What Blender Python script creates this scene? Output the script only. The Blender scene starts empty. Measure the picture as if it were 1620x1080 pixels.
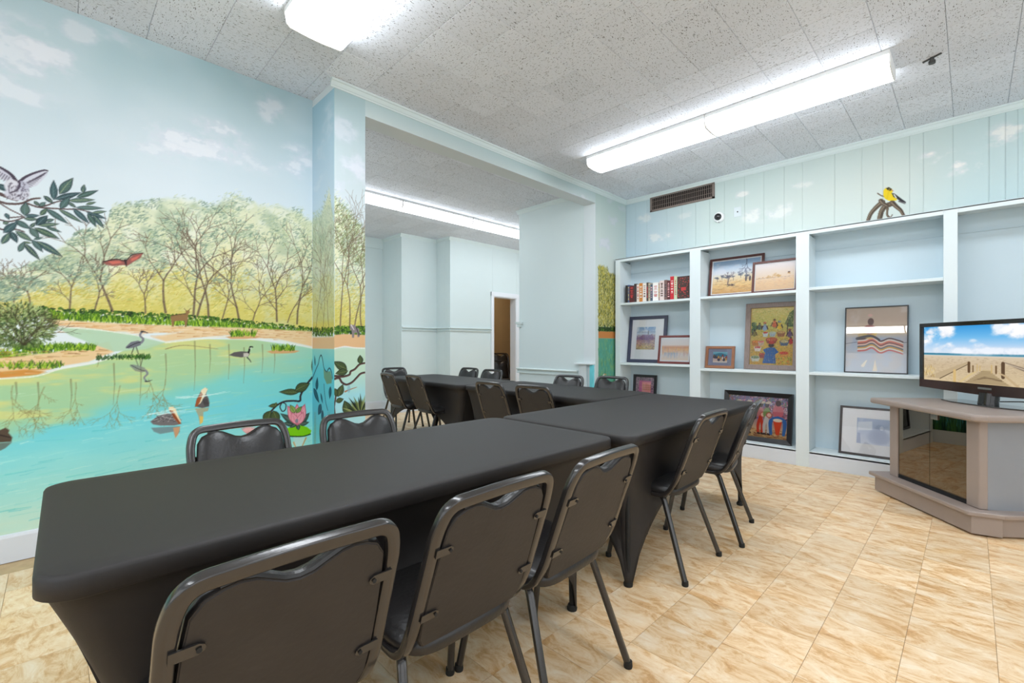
import bpy, bmesh, math, random
import numpy as np
from mathutils import Vector, Matrix

random.seed(7)
rng = np.random.default_rng(7)
scene = bpy.context.scene
COL = scene.collection
R = math.radians

# ------------------------------------------------------------------ camera, world, exposure
CAM_H = 1.2
YAW = 45.1
FPX, CX, CY = 724.0, 810.0, 545.0
cam_d = bpy.data.cameras.new('camera')
cam = bpy.data.objects.new('camera', cam_d)
COL.objects.link(cam)
cam.location = (0, 0, CAM_H)
cam.rotation_euler = (R(90), 0, R(YAW - 90))
cam_d.sensor_width = 36
cam_d.lens = 36 * FPX / 1620
cam_d.shift_y = (CY - 540) / 1620
cam_d.clip_start = 0.02
scene.camera = cam

world = bpy.data.worlds.new('world')
scene.world = world
world.use_nodes = True
world.node_tree.nodes['Background'].inputs[0].default_value = (0.93, 0.97, 1.0, 1)
world.node_tree.nodes['Background'].inputs[1].default_value = 1.7

scene.view_settings.view_transform = 'Standard'
scene.view_settings.look = 'None'
scene.view_settings.gamma = 1
scene.view_settings.use_curve_mapping = False
scene.view_settings.exposure = 0.22
scene.cycles.max_bounces = 10
scene.cycles.diffuse_bounces = 7
scene.cycles.transparent_max_bounces = 12
scene.cycles.sample_clamp_indirect = 6

LAMP = 13.5          # radiance of the fluorescent lenses

# ------------------------------------------------------------------ measuring helpers (photo point -> wall coordinate)
_F = np.array([math.cos(R(YAW)), math.sin(R(YAW)), 0])
_Rt = np.array([math.sin(R(YAW)), -math.cos(R(YAW)), 0])
def _ray(u, v):
    return _F + _Rt * (u - CX) / FPX + np.array([0, 0, 1.0]) * (CY - v) / FPX
def on_y(u, v, y):
    d = _ray(u, v); t = y / d[1]
    return (d[0] * t, CAM_H + d[2] * t)
def on_x(u, v, x):
    d = _ray(u, v); t = x / d[0]
    return (d[1] * t, CAM_H + d[2] * t)

# ------------------------------------------------------------------ colour
def lin(c):
    c = np.asarray(c, float) / 255.0
    return np.where(c <= 0.04045, c / 12.92, ((c + 0.055) / 1.055) ** 2.4)
def rgba(c, k=1.0):
    l = lin(c) * k
    return (float(l[0]), float(l[1]), float(l[2]), 1.0)

# ------------------------------------------------------------------ materials
MATS = {}
def newmat(name):
    m = bpy.data.materials.new(name); m.use_nodes = True
    nt = m.node_tree
    for n in list(nt.nodes): nt.nodes.remove(n)
    out = nt.nodes.new('ShaderNodeOutputMaterial')
    return m, nt, out
def nd(nt, typ, **kw):
    n = nt.nodes.new(typ)
    for k, v in kw.items(): setattr(n, k, v)
    return n
def setin(n, **kw):
    for k, v in kw.items():
        n.inputs[k.replace('_', ' ')].default_value = v
def mat(name, col, rough=0.5, metal=0.0, var=0.06, scale=6.0, bump=0.0, bscale=60.0, spec=0.5, sheen=0.0, coat=0.0, streak=None):
    """general procedural surface: a base colour with gentle noise variation and fine relief"""
    m, nt, out = newmat(name)
    p = nd(nt, 'ShaderNodeBsdfPrincipled')
    tc = nd(nt, 'ShaderNodeTexCoord')
    src = tc.outputs['Object']
    if streak:
        mp = nd(nt, 'ShaderNodeMapping'); mp.inputs['Scale'].default_value = streak
        nt.links.new(src, mp.inputs['Vector']); src = mp.outputs['Vector']
    nz = nd(nt, 'ShaderNodeTexNoise'); setin(nz, Scale=scale, Detail=4.0)
    nt.links.new(src, nz.inputs['Vector'])
    rp = nd(nt, 'ShaderNodeValToRGB')
    c = lin(col)
    a = c * (1 - var); b = np.minimum(c * (1 + var), 1)
    rp.color_ramp.elements[0].position = 0.3; rp.color_ramp.elements[1].position = 0.7
    rp.color_ramp.elements[0].color = (*a, 1); rp.color_ramp.elements[1].color = (*b, 1)
    nt.links.new(nz.outputs['Fac'], rp.inputs['Fac'])
    nt.links.new(rp.outputs['Color'], p.inputs['Base Color'])
    p.inputs['Roughness'].default_value = rough
    p.inputs['Metallic'].default_value = metal
    p.inputs['Specular IOR Level'].default_value = spec
    p.inputs['Sheen Weight'].default_value = sheen
    p.inputs['Coat Weight'].default_value = coat
    if bump > 0:
        n2 = nd(nt, 'ShaderNodeTexNoise'); setin(n2, Scale=bscale, Detail=3.0)
        nt.links.new(src, n2.inputs['Vector'])
        bp = nd(nt, 'ShaderNodeBump'); bp.inputs['Strength'].default_value = bump; bp.inputs['Distance'].default_value = 0.003
        nt.links.new(n2.outputs['Fac'], bp.inputs['Height'])
        nt.links.new(bp.outputs['Normal'], p.inputs['Normal'])
    nt.links.new(p.outputs['BSDF'], out.inputs['Surface'])
    MATS[name] = m
    return m
def emit(name, col, strength, attr=None):
    m, nt, out = newmat(name)
    e = nd(nt, 'ShaderNodeEmission')
    e.inputs['Strength'].default_value = strength
    if attr:
        a = nd(nt, 'ShaderNodeAttribute', attribute_name=attr)
        nt.links.new(a.outputs['Color'], e.inputs['Color'])
    else:
        e.inputs['Color'].default_value = rgba(col)
    nt.links.new(e.outputs[0], out.inputs['Surface'])
    return m
def painted(name, rough=0.55, bump=0.12, bscale=220.0, spec=0.15):
    """paint or print whose colours are in the mesh's colour attribute"""
    m, nt, out = newmat(name)
    p = nd(nt, 'ShaderNodeBsdfPrincipled')
    a = nd(nt, 'ShaderNodeAttribute', attribute_name='Col')
    nt.links.new(a.outputs['Color'], p.inputs['Base Color'])
    p.inputs['Roughness'].default_value = rough
    p.inputs['Specular IOR Level'].default_value = spec
    tc = nd(nt, 'ShaderNodeTexCoord')
    n2 = nd(nt, 'ShaderNodeTexNoise'); setin(n2, Scale=bscale, Detail=2.0)
    nt.links.new(tc.outputs['Object'], n2.inputs['Vector'])
    bp = nd(nt, 'ShaderNodeBump'); bp.inputs['Strength'].default_value = bump; bp.inputs['Distance'].default_value = 0.001
    nt.links.new(n2.outputs['Fac'], bp.inputs['Height'])
    nt.links.new(bp.outputs['Normal'], p.inputs['Normal'])
    nt.links.new(p.outputs['BSDF'], out.inputs['Surface'])
    return m
def pane(name, tint=(255, 255, 255), reflect=1.0, rough=0.0, opac=0.0):
    """thin glass: see-through with a Fresnel reflection"""
    m, nt, out = newmat(name)
    tr = nd(nt, 'ShaderNodeBsdfTransparent'); tr.inputs[0].default_value = rgba(tint)
    gl = nd(nt, 'ShaderNodeBsdfGlossy'); gl.inputs['Roughness'].default_value = rough
    gl.inputs['Color'].default_value = reflect if isinstance(reflect, tuple) else (reflect, reflect, reflect, 1)
    fr = nd(nt, 'ShaderNodeFresnel'); fr.inputs['IOR'].default_value = 1.5
    mx = nd(nt, 'ShaderNodeMixShader')
    if opac:
        ad = nd(nt, 'ShaderNodeMath', operation='ADD'); ad.inputs[1].default_value = opac
        nt.links.new(fr.outputs[0], ad.inputs[0]); nt.links.new(ad.outputs[0], mx.inputs[0])
    else:
        nt.links.new(fr.outputs[0], mx.inputs[0])
    nt.links.new(tr.outputs[0], mx.inputs[1]); nt.links.new(gl.outputs[0], mx.inputs[2])
    nt.links.new(mx.outputs[0], out.inputs['Surface'])
    return m

def ceiling_tile_mat(name, base):
    m, nt, out = newmat(name)
    p = nd(nt, 'ShaderNodeBsdfPrincipled'); p.inputs['Roughness'].default_value = 0.9
    p.inputs['Specular IOR Level'].default_value = 0.1
    tc = nd(nt, 'ShaderNodeTexCoord'); oi = nd(nt, 'ShaderNodeObjectInfo')
    # quarter turn of the fissures from tile to tile, and a shift of the pattern
    gt = nd(nt, 'ShaderNodeMath', operation='GREATER_THAN'); gt.inputs[1].default_value = 0.5
    nt.links.new(oi.outputs['Random'], gt.inputs[0])
    mu = nd(nt, 'ShaderNodeMath', operation='MULTIPLY'); mu.inputs[1].default_value = math.pi / 2
    nt.links.new(gt.outputs[0], mu.inputs[0])
    vr = nd(nt, 'ShaderNodeVectorRotate', rotation_type='Z_AXIS')
    nt.links.new(tc.outputs['Object'], vr.inputs['Vector']); nt.links.new(mu.outputs[0], vr.inputs['Angle'])
    sh = nd(nt, 'ShaderNodeMath', operation='MULTIPLY'); sh.inputs[1].default_value = 37.0
    nt.links.new(oi.outputs['Random'], sh.inputs[0])
    ad = nd(nt, 'ShaderNodeVectorMath', operation='ADD')
    nt.links.new(vr.outputs[0], ad.inputs[0]); nt.links.new(sh.outputs[0], ad.inputs[1])
    mp = nd(nt, 'ShaderNodeMapping'); mp.inputs['Scale'].default_value = (1.0, 2.6, 1.0)
    nt.links.new(ad.outputs[0], mp.inputs['Vector'])
    n1 = nd(nt, 'ShaderNodeTexNoise'); setin(n1, Scale=62.0, Detail=2.5, Roughness=0.6, Distortion=0.6)
    nt.links.new(mp.outputs[0], n1.inputs['Vector'])
    rp = nd(nt, 'ShaderNodeValToRGB')
    rp.color_ramp.elements[0].position = 0.345; rp.color_ramp.elements[0].color = (0, 0, 0, 1)
    rp.color_ramp.elements[1].position = 0.395; rp.color_ramp.elements[1].color = (1, 1, 1, 1)
    nt.links.new(n1.outputs['Fac'], rp.inputs['Fac'])
    mx = nd(nt, 'ShaderNodeMix', data_type='RGBA')
    mx.inputs['A'].default_value = rgba((96, 98, 102)); 
    hs = nd(nt, 'ShaderNodeHueSaturation'); hs.inputs['Color'].default_value = rgba(base)
    mr = nd(nt, 'ShaderNodeMapRange'); mr.inputs['To Min'].default_value = 0.95; mr.inputs['To Max'].default_value = 1.05
    nt.links.new(oi.outputs['Random'], mr.inputs['Value']); nt.links.new(mr.outputs[0], hs.inputs['Value'])
    nt.links.new(hs.outputs[0], mx.inputs['B'])
    nt.links.new(rp.outputs['Color'], mx.inputs['Factor'])
    nt.links.new(mx.outputs['Result'], p.inputs['Base Color'])
    bp = nd(nt, 'ShaderNodeBump'); bp.inputs['Strength'].default_value = 0.5; bp.inputs['Distance'].default_value = 0.003
    nt.links.new(rp.outputs['Color'], bp.inputs['Height']); nt.links.new(bp.outputs[0], p.inputs['Normal'])
    nt.links.new(p.outputs[0], out.inputs['Surface'])
    return m

def floor_tile_mat(name):
    m, nt, out = newmat(name)
    p = nd(nt, 'ShaderNodeBsdfPrincipled'); p.inputs['Roughness'].default_value = 0.34
    p.inputs['Specular IOR Level'].default_value = 0.35
    tc = nd(nt, 'ShaderNodeTexCoord'); oi = nd(nt, 'ShaderNodeObjectInfo')
    sh = nd(nt, 'ShaderNodeMath', operation='MULTIPLY'); sh.inputs[1].default_value = 91.0
    nt.links.new(oi.outputs['Random'], sh.inputs[0])
    ad = nd(nt, 'ShaderNodeVectorMath', operation='ADD')
    nt.links.new(tc.outputs['Object'], ad.inputs[0]); nt.links.new(sh.outputs[0], ad.inputs[1])
    mp = nd(nt, 'ShaderNodeMapping'); mp.inputs['Scale'].default_value = (2.0, 0.9, 1.0); mp.inputs['Rotation'].default_value = (0, 0, 0.2)
    nt.links.new(ad.outputs[0], mp.inputs['Vector'])
    n1 = nd(nt, 'ShaderNodeTexNoise'); setin(n1, Scale=8.0, Detail=12.0, Roughness=0.74, Distortion=0.7)
    nt.links.new(mp.outputs[0], n1.inputs['Vector'])
    rp = nd(nt, 'ShaderNodeValToRGB'); e = rp.color_ramp.elements
    e[0].position = 0.30; e[0].color = rgba((186, 138, 88))
    e[1].position = 0.74; e[1].color = rgba((246, 232, 212))
    for pos, c in ((0.41, (214, 170, 118)), (0.50, (231, 200, 158)), (0.60, (239, 216, 184))):
        q = e.new(pos); q.color = rgba(c)
    nt.links.new(n1.outputs['Fac'], rp.inputs['Fac'])
    # a few soft yellow stains across the sheet
    wc = nd(nt, 'ShaderNodeNewGeometry')
    n2 = nd(nt, 'ShaderNodeTexNoise'); setin(n2, Scale=2.3, Detail=3.0)
    nt.links.new(wc.outputs['Position'], n2.inputs['Vector'])
    r2 = nd(nt, 'ShaderNodeMapRange'); r2.inputs['From Min'].default_value = 0.63; r2.inputs['From Max'].default_value = 0.76; r2.inputs['To Max'].default_value = 0.6
    nt.links.new(n2.outputs['Fac'], r2.inputs['Value'])
    m1 = nd(nt, 'ShaderNodeMix', data_type='RGBA', blend_type='MULTIPLY')
    m1.inputs['B'].default_value = rgba((250, 214, 110))
    nt.links.new(r2.outputs[0], m1.inputs['Factor']); nt.links.new(rp.outputs['Color'], m1.inputs['A'])
    # tone of the single tile
    hs = nd(nt, 'ShaderNodeHueSaturation')
    mr = nd(nt, 'ShaderNodeMapRange'); mr.inputs['To Min'].default_value = 0.90; mr.inputs['To Max'].default_value = 1.08
    nt.links.new(oi.outputs['Random'], mr.inputs['Value']); nt.links.new(mr.outputs[0], hs.inputs['Value'])
    nt.links.new(m1.outputs['Result'], hs.inputs['Color'])
    nt.links.new(hs.outputs[0], p.inputs['Base Color'])
    bp = nd(nt, 'ShaderNodeBump'); bp.inputs['Strength'].default_value = 0.12; bp.inputs['Distance'].default_value = 0.002
    nt.links.new(n1.outputs['Fac'], bp.inputs['Height']); nt.links.new(bp.outputs[0], p.inputs['Normal'])
    nt.links.new(p.outputs[0], out.inputs['Surface'])
    return m

M_WALL = mat('pale_teal_wall_paint', (210, 219, 222), 0.6, var=0.015, scale=1.5, bump=0.1, bscale=150)
M_WALLB = mat('pale_teal_back_room_paint', (206, 219, 220), 0.6, var=0.015, scale=1.5, bump=0.1, bscale=150)
M_CASE = mat('bookcase_paint', (213, 223, 226), 0.5, var=0.015, scale=2, bump=0.08, bscale=120)
M_CASEBACK = mat('bookcase_back_paint', (194, 211, 220), 0.55, var=0.015, scale=2, bump=0.08, bscale=120)
M_TRIM = mat('trim_paint', (208, 221, 221), 0.45, var=0.01, scale=3)
M_WHITE = mat('white_trim_paint', (222, 226, 232), 0.45, var=0.01, scale=3)
M_BASE = mat('baseboard_paint', (212, 218, 226), 0.45, var=0.02, scale=3)
M_TAN = mat('tan_closet_paint', (196, 176, 142), 0.7, var=0.04, scale=3)
M_CTILE = ceiling_tile_mat('fissured_ceiling_tile', (224, 229, 238))
M_GAP = mat('ceiling_gap', (120, 120, 120), 0.9)
M_FTILE = floor_tile_mat('stone_look_floor_tile')
M_GROUT = mat('floor_grout', (186, 160, 122), 0.8, var=0.1, scale=20)
M_CLOTH = mat('black_stretch_cloth', (27, 23, 22), 0.6, var=0.1, scale=30, bump=0.12, bscale=600, spec=0.5)
M_VINYL = mat('black_vinyl', (27, 25, 25), 0.34, var=0.12, scale=14, bump=0.35, bscale=90, spec=0.5)
M_PANEL = mat('dark_brown_back_cloth', (46, 42, 40), 0.55, var=0.12, scale=9, bump=0.3, bscale=60, spec=0.35)
M_FRAME = mat('black_enamel_tube', (44, 41, 40), 0.2, metal=0.2, var=0.06, scale=20, bump=0.06, bscale=160, spec=0.85)
M_RUBBER = mat('black_rubber', (18, 18, 18), 0.7)
M_CAB = mat('taupe_laminate', (152, 138, 130), 0.35, var=0.03, scale=8, bump=0.05)
M_CABSIDE = mat('grey_blue_laminate', (140, 143, 149), 0.4, var=0.03, scale=6)
M_SMOKE = None
M_TVB = mat('gloss_black_plastic', (26, 24, 24), 0.12, var=0.05, spec=0.6)
M_TVR = mat('dark_red_brown_gloss', (50, 24, 18), 0.12, var=0.05, spec=0.6)
M_METAL = mat('brushed_metal', (150, 148, 144), 0.35, metal=0.9, var=0.05)
M_GRILLE = mat('grey_brown_enamel', (126, 112, 104), 0.5, var=0.1, scale=30)
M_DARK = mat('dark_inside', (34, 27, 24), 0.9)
M_LENS = emit('lit_acrylic_lens', (243, 249, 255), LAMP)
M_LENS2 = emit('lit_acrylic_lens_dimmer', (243, 249, 255), LAMP * .70)
M_HOUSING = mat('white_enamel_housing', (232, 234, 234), 0.4, var=0.01)
M_PLASTIC = mat('white_plastic', (236, 238, 238), 0.35, var=0.01)
M_MURAL = painted('mural_paint', 0.5)
M_PRINT = painted('printed_paper', 0.7, 0.05)
M_SCREEN = emit('lit_screen', (255, 255, 255), 0.95, attr='Col')
M_GLASS = pane('picture_glass')
M_MAT = mat('white_mat_board', (236, 236, 238), 0.85, var=0.01)

# ------------------------------------------------------------------ object helpers
def tag(o, label=None, cat=None, group=None, kind=None):
    if label: o['label'] = label
    if cat: o['category'] = cat
    if group: o['group'] = group
    if kind: o['kind'] = kind
    return o
def empty(name, loc=(0, 0, 0), rot=(0, 0, 0)):
    o = bpy.data.objects.new(name, None); COL.objects.link(o)
    o.location = loc; o.rotation_euler = rot; o.empty_display_size = 0.1
    return o
def thing(name, label, cat, loc=(0, 0, 0), rz=0.0, group=None, rot=None):
    return tag(empty(name, loc, rot or (0, 0, rz)), label, cat, group)
def copy_tree(o, parent=None):
    c = o.copy(); COL.objects.link(c)
    if parent is not None:
        c.parent = parent
    for ch in list(KIDS.get(o.name, [])):
        n = copy_tree(ch, c)
    return c
KIDS = {}
class MB:
    """collects shapes and links them as ONE mesh object"""
    def __init__(s): s.v = []; s.f = []
    def add(s, vs, fs):
        n = len(s.v); s.v += [tuple(map(float, q)) for q in vs]; s.f += [tuple(i + n for i in f) for f in fs]
        return s
    def box(s, a, b):
        x0, y0, z0 = a; x1, y1, z1 = b
        vs = [(x0, y0, z0), (x1, y0, z0), (x1, y1, z0), (x0, y1, z0), (x0, y0, z1), (x1, y0, z1), (x1, y1, z1), (x0, y1, z1)]
        return s.add(vs, [(0, 3, 2, 1), (4, 5, 6, 7), (0, 1, 5, 4), (1, 2, 6, 5), (2, 3, 7, 6), (3, 0, 4, 7)])
    def prism(s, pts, z0, z1):
        n = len(pts)
        area = sum(pts[i][0] * pts[(i + 1) % n][1] - pts[(i + 1) % n][0] * pts[i][1] for i in range(n))
        if area < 0: pts = pts[::-1]
        vs = [(p[0], p[1], z0) for p in pts] + [(p[0], p[1], z1) for p in pts]
        fs = [tuple(range(n))[::-1], tuple(range(n, 2 * n))] + [(i, (i + 1) % n, (i + 1) % n + n, i + n) for i in range(n)]
        return s.add(vs, fs)
    def mapped(s, pts, d0, d1, fn):
        """2D outline extruded between depth d0 and d1, placed by fn(a, b, d)"""
        n = len(pts)
        vs = [fn(p[0], p[1], d0) for p in pts] + [fn(p[0], p[1], d1) for p in pts]
        fs = [tuple(range(n))[::-1], tuple(range(n, 2 * n))] + [(i, (i + 1) % n, (i + 1) % n + n, i + n) for i in range(n)]
        return s.add(vs, fs)
    def lathe(s, prof, c=(0, 0, 0), n=24, axis='z'):
        vs = []; fs = []
        m = len(prof)
        for r, h in prof:
            for k in range(n):
                t = 2 * math.pi * k / n
                p = (r * math.cos(t), r * math.sin(t), h)
                if axis == 'x': p = (p[2], p[0], p[1])
                if axis == 'y': p = (p[0], p[2], p[1])
                vs.append((p[0] + c[0], p[1] + c[1], p[2] + c[2]))
        for i in range(m - 1):
            for k in range(n):
                fs.append((i * n + k, i * n + (k + 1) % n, (i + 1) * n + (k + 1) % n, (i + 1) * n + k))
        fs.append(tuple(range(n))[::-1]); fs.append(tuple(range((m - 1) * n, m * n)))
        return s.add(vs, fs)
    def sweep(s, pts, prof, up=None, closed=False, caps=True, scale=None):
        """profile (list of 2D points) swept along pts with parallel transport; 'up' is the first profile x-axis"""
        P = [Vector(p) for p in pts]; n = len(P)
        T = []
        for i in range(n):
            if closed: t = P[(i + 1) % n] - P[i - 1]
            else: t = P[min(i + 1, n - 1)] - P[max(i - 1, 0)]
            T.append(t.normalized())
        a = Vector(up) if up is not None else (Vector((0, 0, 1)) if abs(T[0].z) < 0.9 else Vector((1, 0, 0)))
        a = (a - T[0] * a.dot(T[0])).normalized()
        vs = []
        for i in range(n):
            if i > 0:
                q = T[i - 1].rotation_difference(T[i]); a = q @ a
                a = (a - T[i] * a.dot(T[i])).normalized()
            b = T[i].cross(a)
            k = scale[i] if scale else 1.0
            for (u, w) in prof: vs.append(P[i] + a * u * k + b * w * k)
        m = len(prof); fs = []
        rows = n if closed else n - 1
        for i in range(rows):
            j = (i + 1) % n
            for k in range(m): fs.append((i * m + k, i * m + (k + 1) % m, j * m + (k + 1) % m, j * m + k))
        if not closed and caps:
            fs.append(tuple(range(m))[::-1]); fs.append(tuple(range((n - 1) * m, n * m)))
        return s.add(vs, fs)
    def build(s, name, m, parent=None, smooth=False, bevel=0.0, seg=2, kind=None, loc=None, angle=35):
        me = bpy.data.meshes.new(name)
        me.from_pydata(s.v, [], s.f); me.validate(); me.update()
        bm = bmesh.new(); bm.from_mesh(me)
        bmesh.ops.recalc_face_normals(bm, faces=bm.faces)
        bm.to_mesh(me); bm.free()
        me.materials.append(m)
        o = bpy.data.objects.new(name, me); COL.objects.link(o)
        if loc: o.location = loc
        if parent is not None:
            o.parent = parent; KIDS.setdefault(parent.name, []).append(o)
        if smooth:
            me.shade_smooth()
            me.set_sharp_from_angle(angle=R(angle))
        if bevel > 0:
            b = o.modifiers.new('bevel', 'BEVEL'); b.width = bevel; b.segments = seg; b.limit_method = 'ANGLE'; b.angle_limit = R(40)
            b.harden_normals = False
        if kind: o['kind'] = kind
        return o
def fillet(pts, rad, n=6):
    """polyline with rounded corners; rad is one radius or one per inner corner"""
    P = [Vector(p) for p in pts]; out = [P[0]]
    for i in range(1, len(P) - 1):
        r = rad[i - 1] if isinstance(rad, (list, tuple)) else rad
        a = (P[i - 1] - P[i]); b = (P[i + 1] - P[i])
        d = min(r, a.length * 0.49, b.length * 0.49)
        p0 = P[i] + a.normalized() * d; p2 = P[i] + b.normalized() * d
        for k in range(n + 1):
            t = k / n
            out.append(p0 * (1 - t) ** 2 + P[i] * 2 * t * (1 - t) + p2 * t ** 2)
    out.append(P[-1])
    return out
def circ(r, n=10): return [(r * math.cos(2 * math.pi * k / n), r * math.sin(2 * math.pi * k / n)) for k in range(n)]
def rrect(w, h, r, n=3):
    o = []
    for cx, cy, a0 in ((w / 2 - r, h / 2 - r, 0), (-w / 2 + r, h / 2 - r, 90), (-w / 2 + r, -h / 2 + r, 180), (w / 2 - r, -h / 2 + r, 270)):
        for k in range(n + 1):
            t = R(a0 + 90 * k / n); o.append((cx + r * math.cos(t), cy + r * math.sin(t)))
    return o
def parented(o, parent):
    o.parent = parent; KIDS.setdefault(parent.name, []).append(o); return o

# ------------------------------------------------------------------ painter: colours laid on a grid mesh in wall coordinates (metres)
def _hash(ix, iy, seed):
    h = (ix * 374761393 + iy * 668265263 + seed * 982451653) & 0xffffffff
    h = ((h ^ (h >> 13)) * 1274126177) & 0xffffffff
    return ((h ^ (h >> 16)) & 0xffff) / 65535.0
def vnoise(x, y, seed):
    ix = np.floor(x).astype(np.int64); iy = np.floor(y).astype(np.int64)
    fx = x - ix; fy = y - iy
    fx = fx * fx * (3 - 2 * fx); fy = fy * fy * (3 - 2 * fy)
    a = _hash(ix, iy, seed); b = _hash(ix + 1, iy, seed); c = _hash(ix, iy + 1, seed); d = _hash(ix + 1, iy + 1, seed)
    return (a * (1 - fx) + b * fx) * (1 - fy) + (c * (1 - fx) + d * fx) * fy
def fbm(x, y, seed=0, octv=4):
    s = 0; a = 0.5; t = 0
    for k in range(octv):
        s = s + a * vnoise(x * 2 ** k, y * 2 ** k, seed + k * 17); t += a; a *= 0.55
    return s / t
def smooth(x, a, b):
    t = np.clip((x - a) / (b - a), 0, 1); return t * t * (3 - 2 * t)
class Canvas:
    def __init__(s, a0, a1, z0, z1, res):
        s.nx = max(2, int(round((a1 - a0) / res)) + 1); s.nz = max(2, int(round((z1 - z0) / res)) + 1)
        s.a = np.linspace(a0, a1, s.nx); s.z = np.linspace(z0, z1, s.nz)
        s.A, s.Z = np.meshgrid(s.a, s.z)
        s.im = np.zeros((s.nz, s.nx, 3)); s.res = (a1 - a0) / (s.nx - 1)
    def put(s, m, col, sl=(slice(None), slice(None))):
        m = np.clip(m, 0, 1)[..., None]
        s.im[sl] = s.im[sl] * (1 - m) + np.asarray(col, float) * m
    def box(s, x0, x1, z0, z1):
        i0 = np.searchsorted(s.a, x0); i1 = np.searchsorted(s.a, x1); j0 = np.searchsorted(s.z, z0); j1 = np.searchsorted(s.z, z1)
        if i1 <= i0 or j1 <= j0: return None
        return (slice(j0, j1), slice(i0, i1))
    def seg(s, p, q, w0, w1, col, al=1.0, soft=None):
        soft = soft or s.res; w = max(w0, w1) + soft * 1.5
        sl = s.box(min(p[0], q[0]) - w, max(p[0], q[0]) + w, min(p[1], q[1]) - w, max(p[1], q[1]) + w)
        if sl is None: return
        A = s.A[sl] - p[0]; Z = s.Z[sl] - p[1]; dx = q[0] - p[0]; dz = q[1] - p[1]; L = dx * dx + dz * dz + 1e-12
        t = np.clip((A * dx + Z * dz) / L, 0, 1)
        d = np.hypot(A - t * dx, Z - t * dz) - (w0 * (1 - t) + w1 * t)
        s.put(al * np.clip(0.5 - d / soft, 0, 1), col, sl)
    def path(s, pts, w0, w1, col, al=1.0, curve=True):
        P = [np.array(p, float) for p in pts]
        if curve and len(P) > 2:
            out = []
            for i in range(len(P) - 1):
                p0 = P[max(i - 1, 0)]; p1 = P[i]; p2 = P[i + 1]; p3 = P[min(i + 2, len(P) - 1)]
                for k in range(5):
                    t = k / 5
                    out.append(0.5 * ((2 * p1) + (-p0 + p2) * t + (2 * p0 - 5 * p1 + 4 * p2 - p3) * t * t + (-p0 + 3 * p1 - 3 * p2 + p3) * t ** 3))
            P = out + [P[-1]]
        n = len(P) - 1
        for i in range(n):
            a = w0 + (w1 - w0) * i / n; b = w0 + (w1 - w0) * (i + 1) / n
            s.seg(P[i], P[i + 1], a, b, col, al)
    def ell(s, c, rx, rz, ang, col, al=1.0, soft=0.15):
        w = max(rx, rz) * (1 + soft)
        sl = s.box(c[0] - w, c[0] + w, c[1] - w, c[1] + w)
        if sl is None: return
        A = s.A[sl] - c[0]; Z = s.Z[sl] - c[1]; ca, sa = math.cos(ang), math.sin(ang)
        d = np.sqrt(((A * ca + Z * sa) / rx) ** 2 + ((-A * sa + Z * ca) / rz) ** 2)
        s.put(al * (1 - smooth(d, 1 - soft, 1 + soft)), col, sl)
    def poly(s, pts, col, al=1.0, soft=None):
        soft = soft or s.res * 1.2
        P = np.array(pts, float)
        sl = s.box(P[:, 0].min() - soft, P[:, 0].max() + soft, P[:, 1].min() - soft, P[:, 1].max() + soft)
        if sl is None: return
        X = s.A[sl]; Y = s.Z[sl]; d = np.full(X.shape, 1e9); ins = np.zeros(X.shape, bool); n = len(P)
        for i in range(n):
            x0, y0 = P[i]; x1, y1 = P[(i + 1) % n]
            dx, dy = x1 - x0, y1 - y0; L = dx * dx + dy * dy + 1e-12
            t = np.clip(((X - x0) * dx + (Y - y0) * dy) / L, 0, 1)
            d = np.minimum(d, np.hypot(X - x0 - t * dx, Y - y0 - t * dy))
            c = ((y0 > Y) != (y1 > Y)) & (X < (x1 - x0) * (Y - y0) / ((y1 - y0) if abs(y1 - y0) > 1e-12 else 1e-12) + x0)
            ins ^= c
        m = np.clip(0.5 + np.where(ins, d, -d) / soft, 0, 1)
        s.put(al * m, col, sl)
        return
    def leaf(s, p, q, w, col, vein=None, edge=None):
        p = np.array(p, float); q = np.array(q, float); d = q - p; L = np.hypot(*d); n = np.array([-d[1], d[0]]) / (L + 1e-9)
        up = [p + d * t + n * w * math.sin(math.pi * t ** 0.8) for t in np.linspace(0, 1, 8)]
        dn = [p + d * t - n * w * math.sin(math.pi * t ** 0.8) for t in np.linspace(1, 0, 8)]
        if edge is not None:
            e = 1 + 0.12
            s.poly([p + (x - p) * 1.03 + (x - (p + q) / 2) * 0.10 for x in up + dn], edge)
        s.poly(up + dn, col)
        if vein is not None:
            s.path([p, p + d * 0.5 + n * w * 0.1, q], L * 0.018, L * 0.008, vein, 0.8)
            for t in (0.25, 0.42, 0.6):
                for sg in (1, -1):
                    s.seg(p + d * t, p + d * (t + 0.16) + n * w * 0.62 * sg, L * 0.010, L * 0.006, vein, 0.5)
    def mesh(s, name, fn, m, parent=None, k=1.0, keep=None):
        """grid mesh placed by fn(A, Z) -> arrays x, y, z; colours into attribute Col"""
        x, y, z = fn(s.A, s.Z)
        n = s.nx * s.nz
        co = np.stack([np.broadcast_to(x, s.A.shape), np.broadcast_to(y, s.A.shape), np.broadcast_to(z, s.A.shape)], -1).reshape(-1, 3)
        idx = np.arange(n).reshape(s.nz, s.nx)
        f = np.stack([idx[:-1, :-1], idx[:-1, 1:], idx[1:, 1:], idx[1:, :-1]], -1).reshape(-1, 4)
        me = bpy.data.meshes.new(name)
        me.vertices.add(n); me.vertices.foreach_set('co', co.astype(np.float32).ravel())
        me.loops.add(f.size); me.loops.foreach_set('vertex_index', f.astype(np.int32).ravel())
        me.polygons.add(len(f)); me.polygons.foreach_set('loop_start', np.arange(0, f.size, 4, dtype=np.int32))
        me.update(calc_edges=True)
        ca = me.color_attributes.new(name='Col', type='FLOAT_COLOR', domain='POINT')
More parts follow.
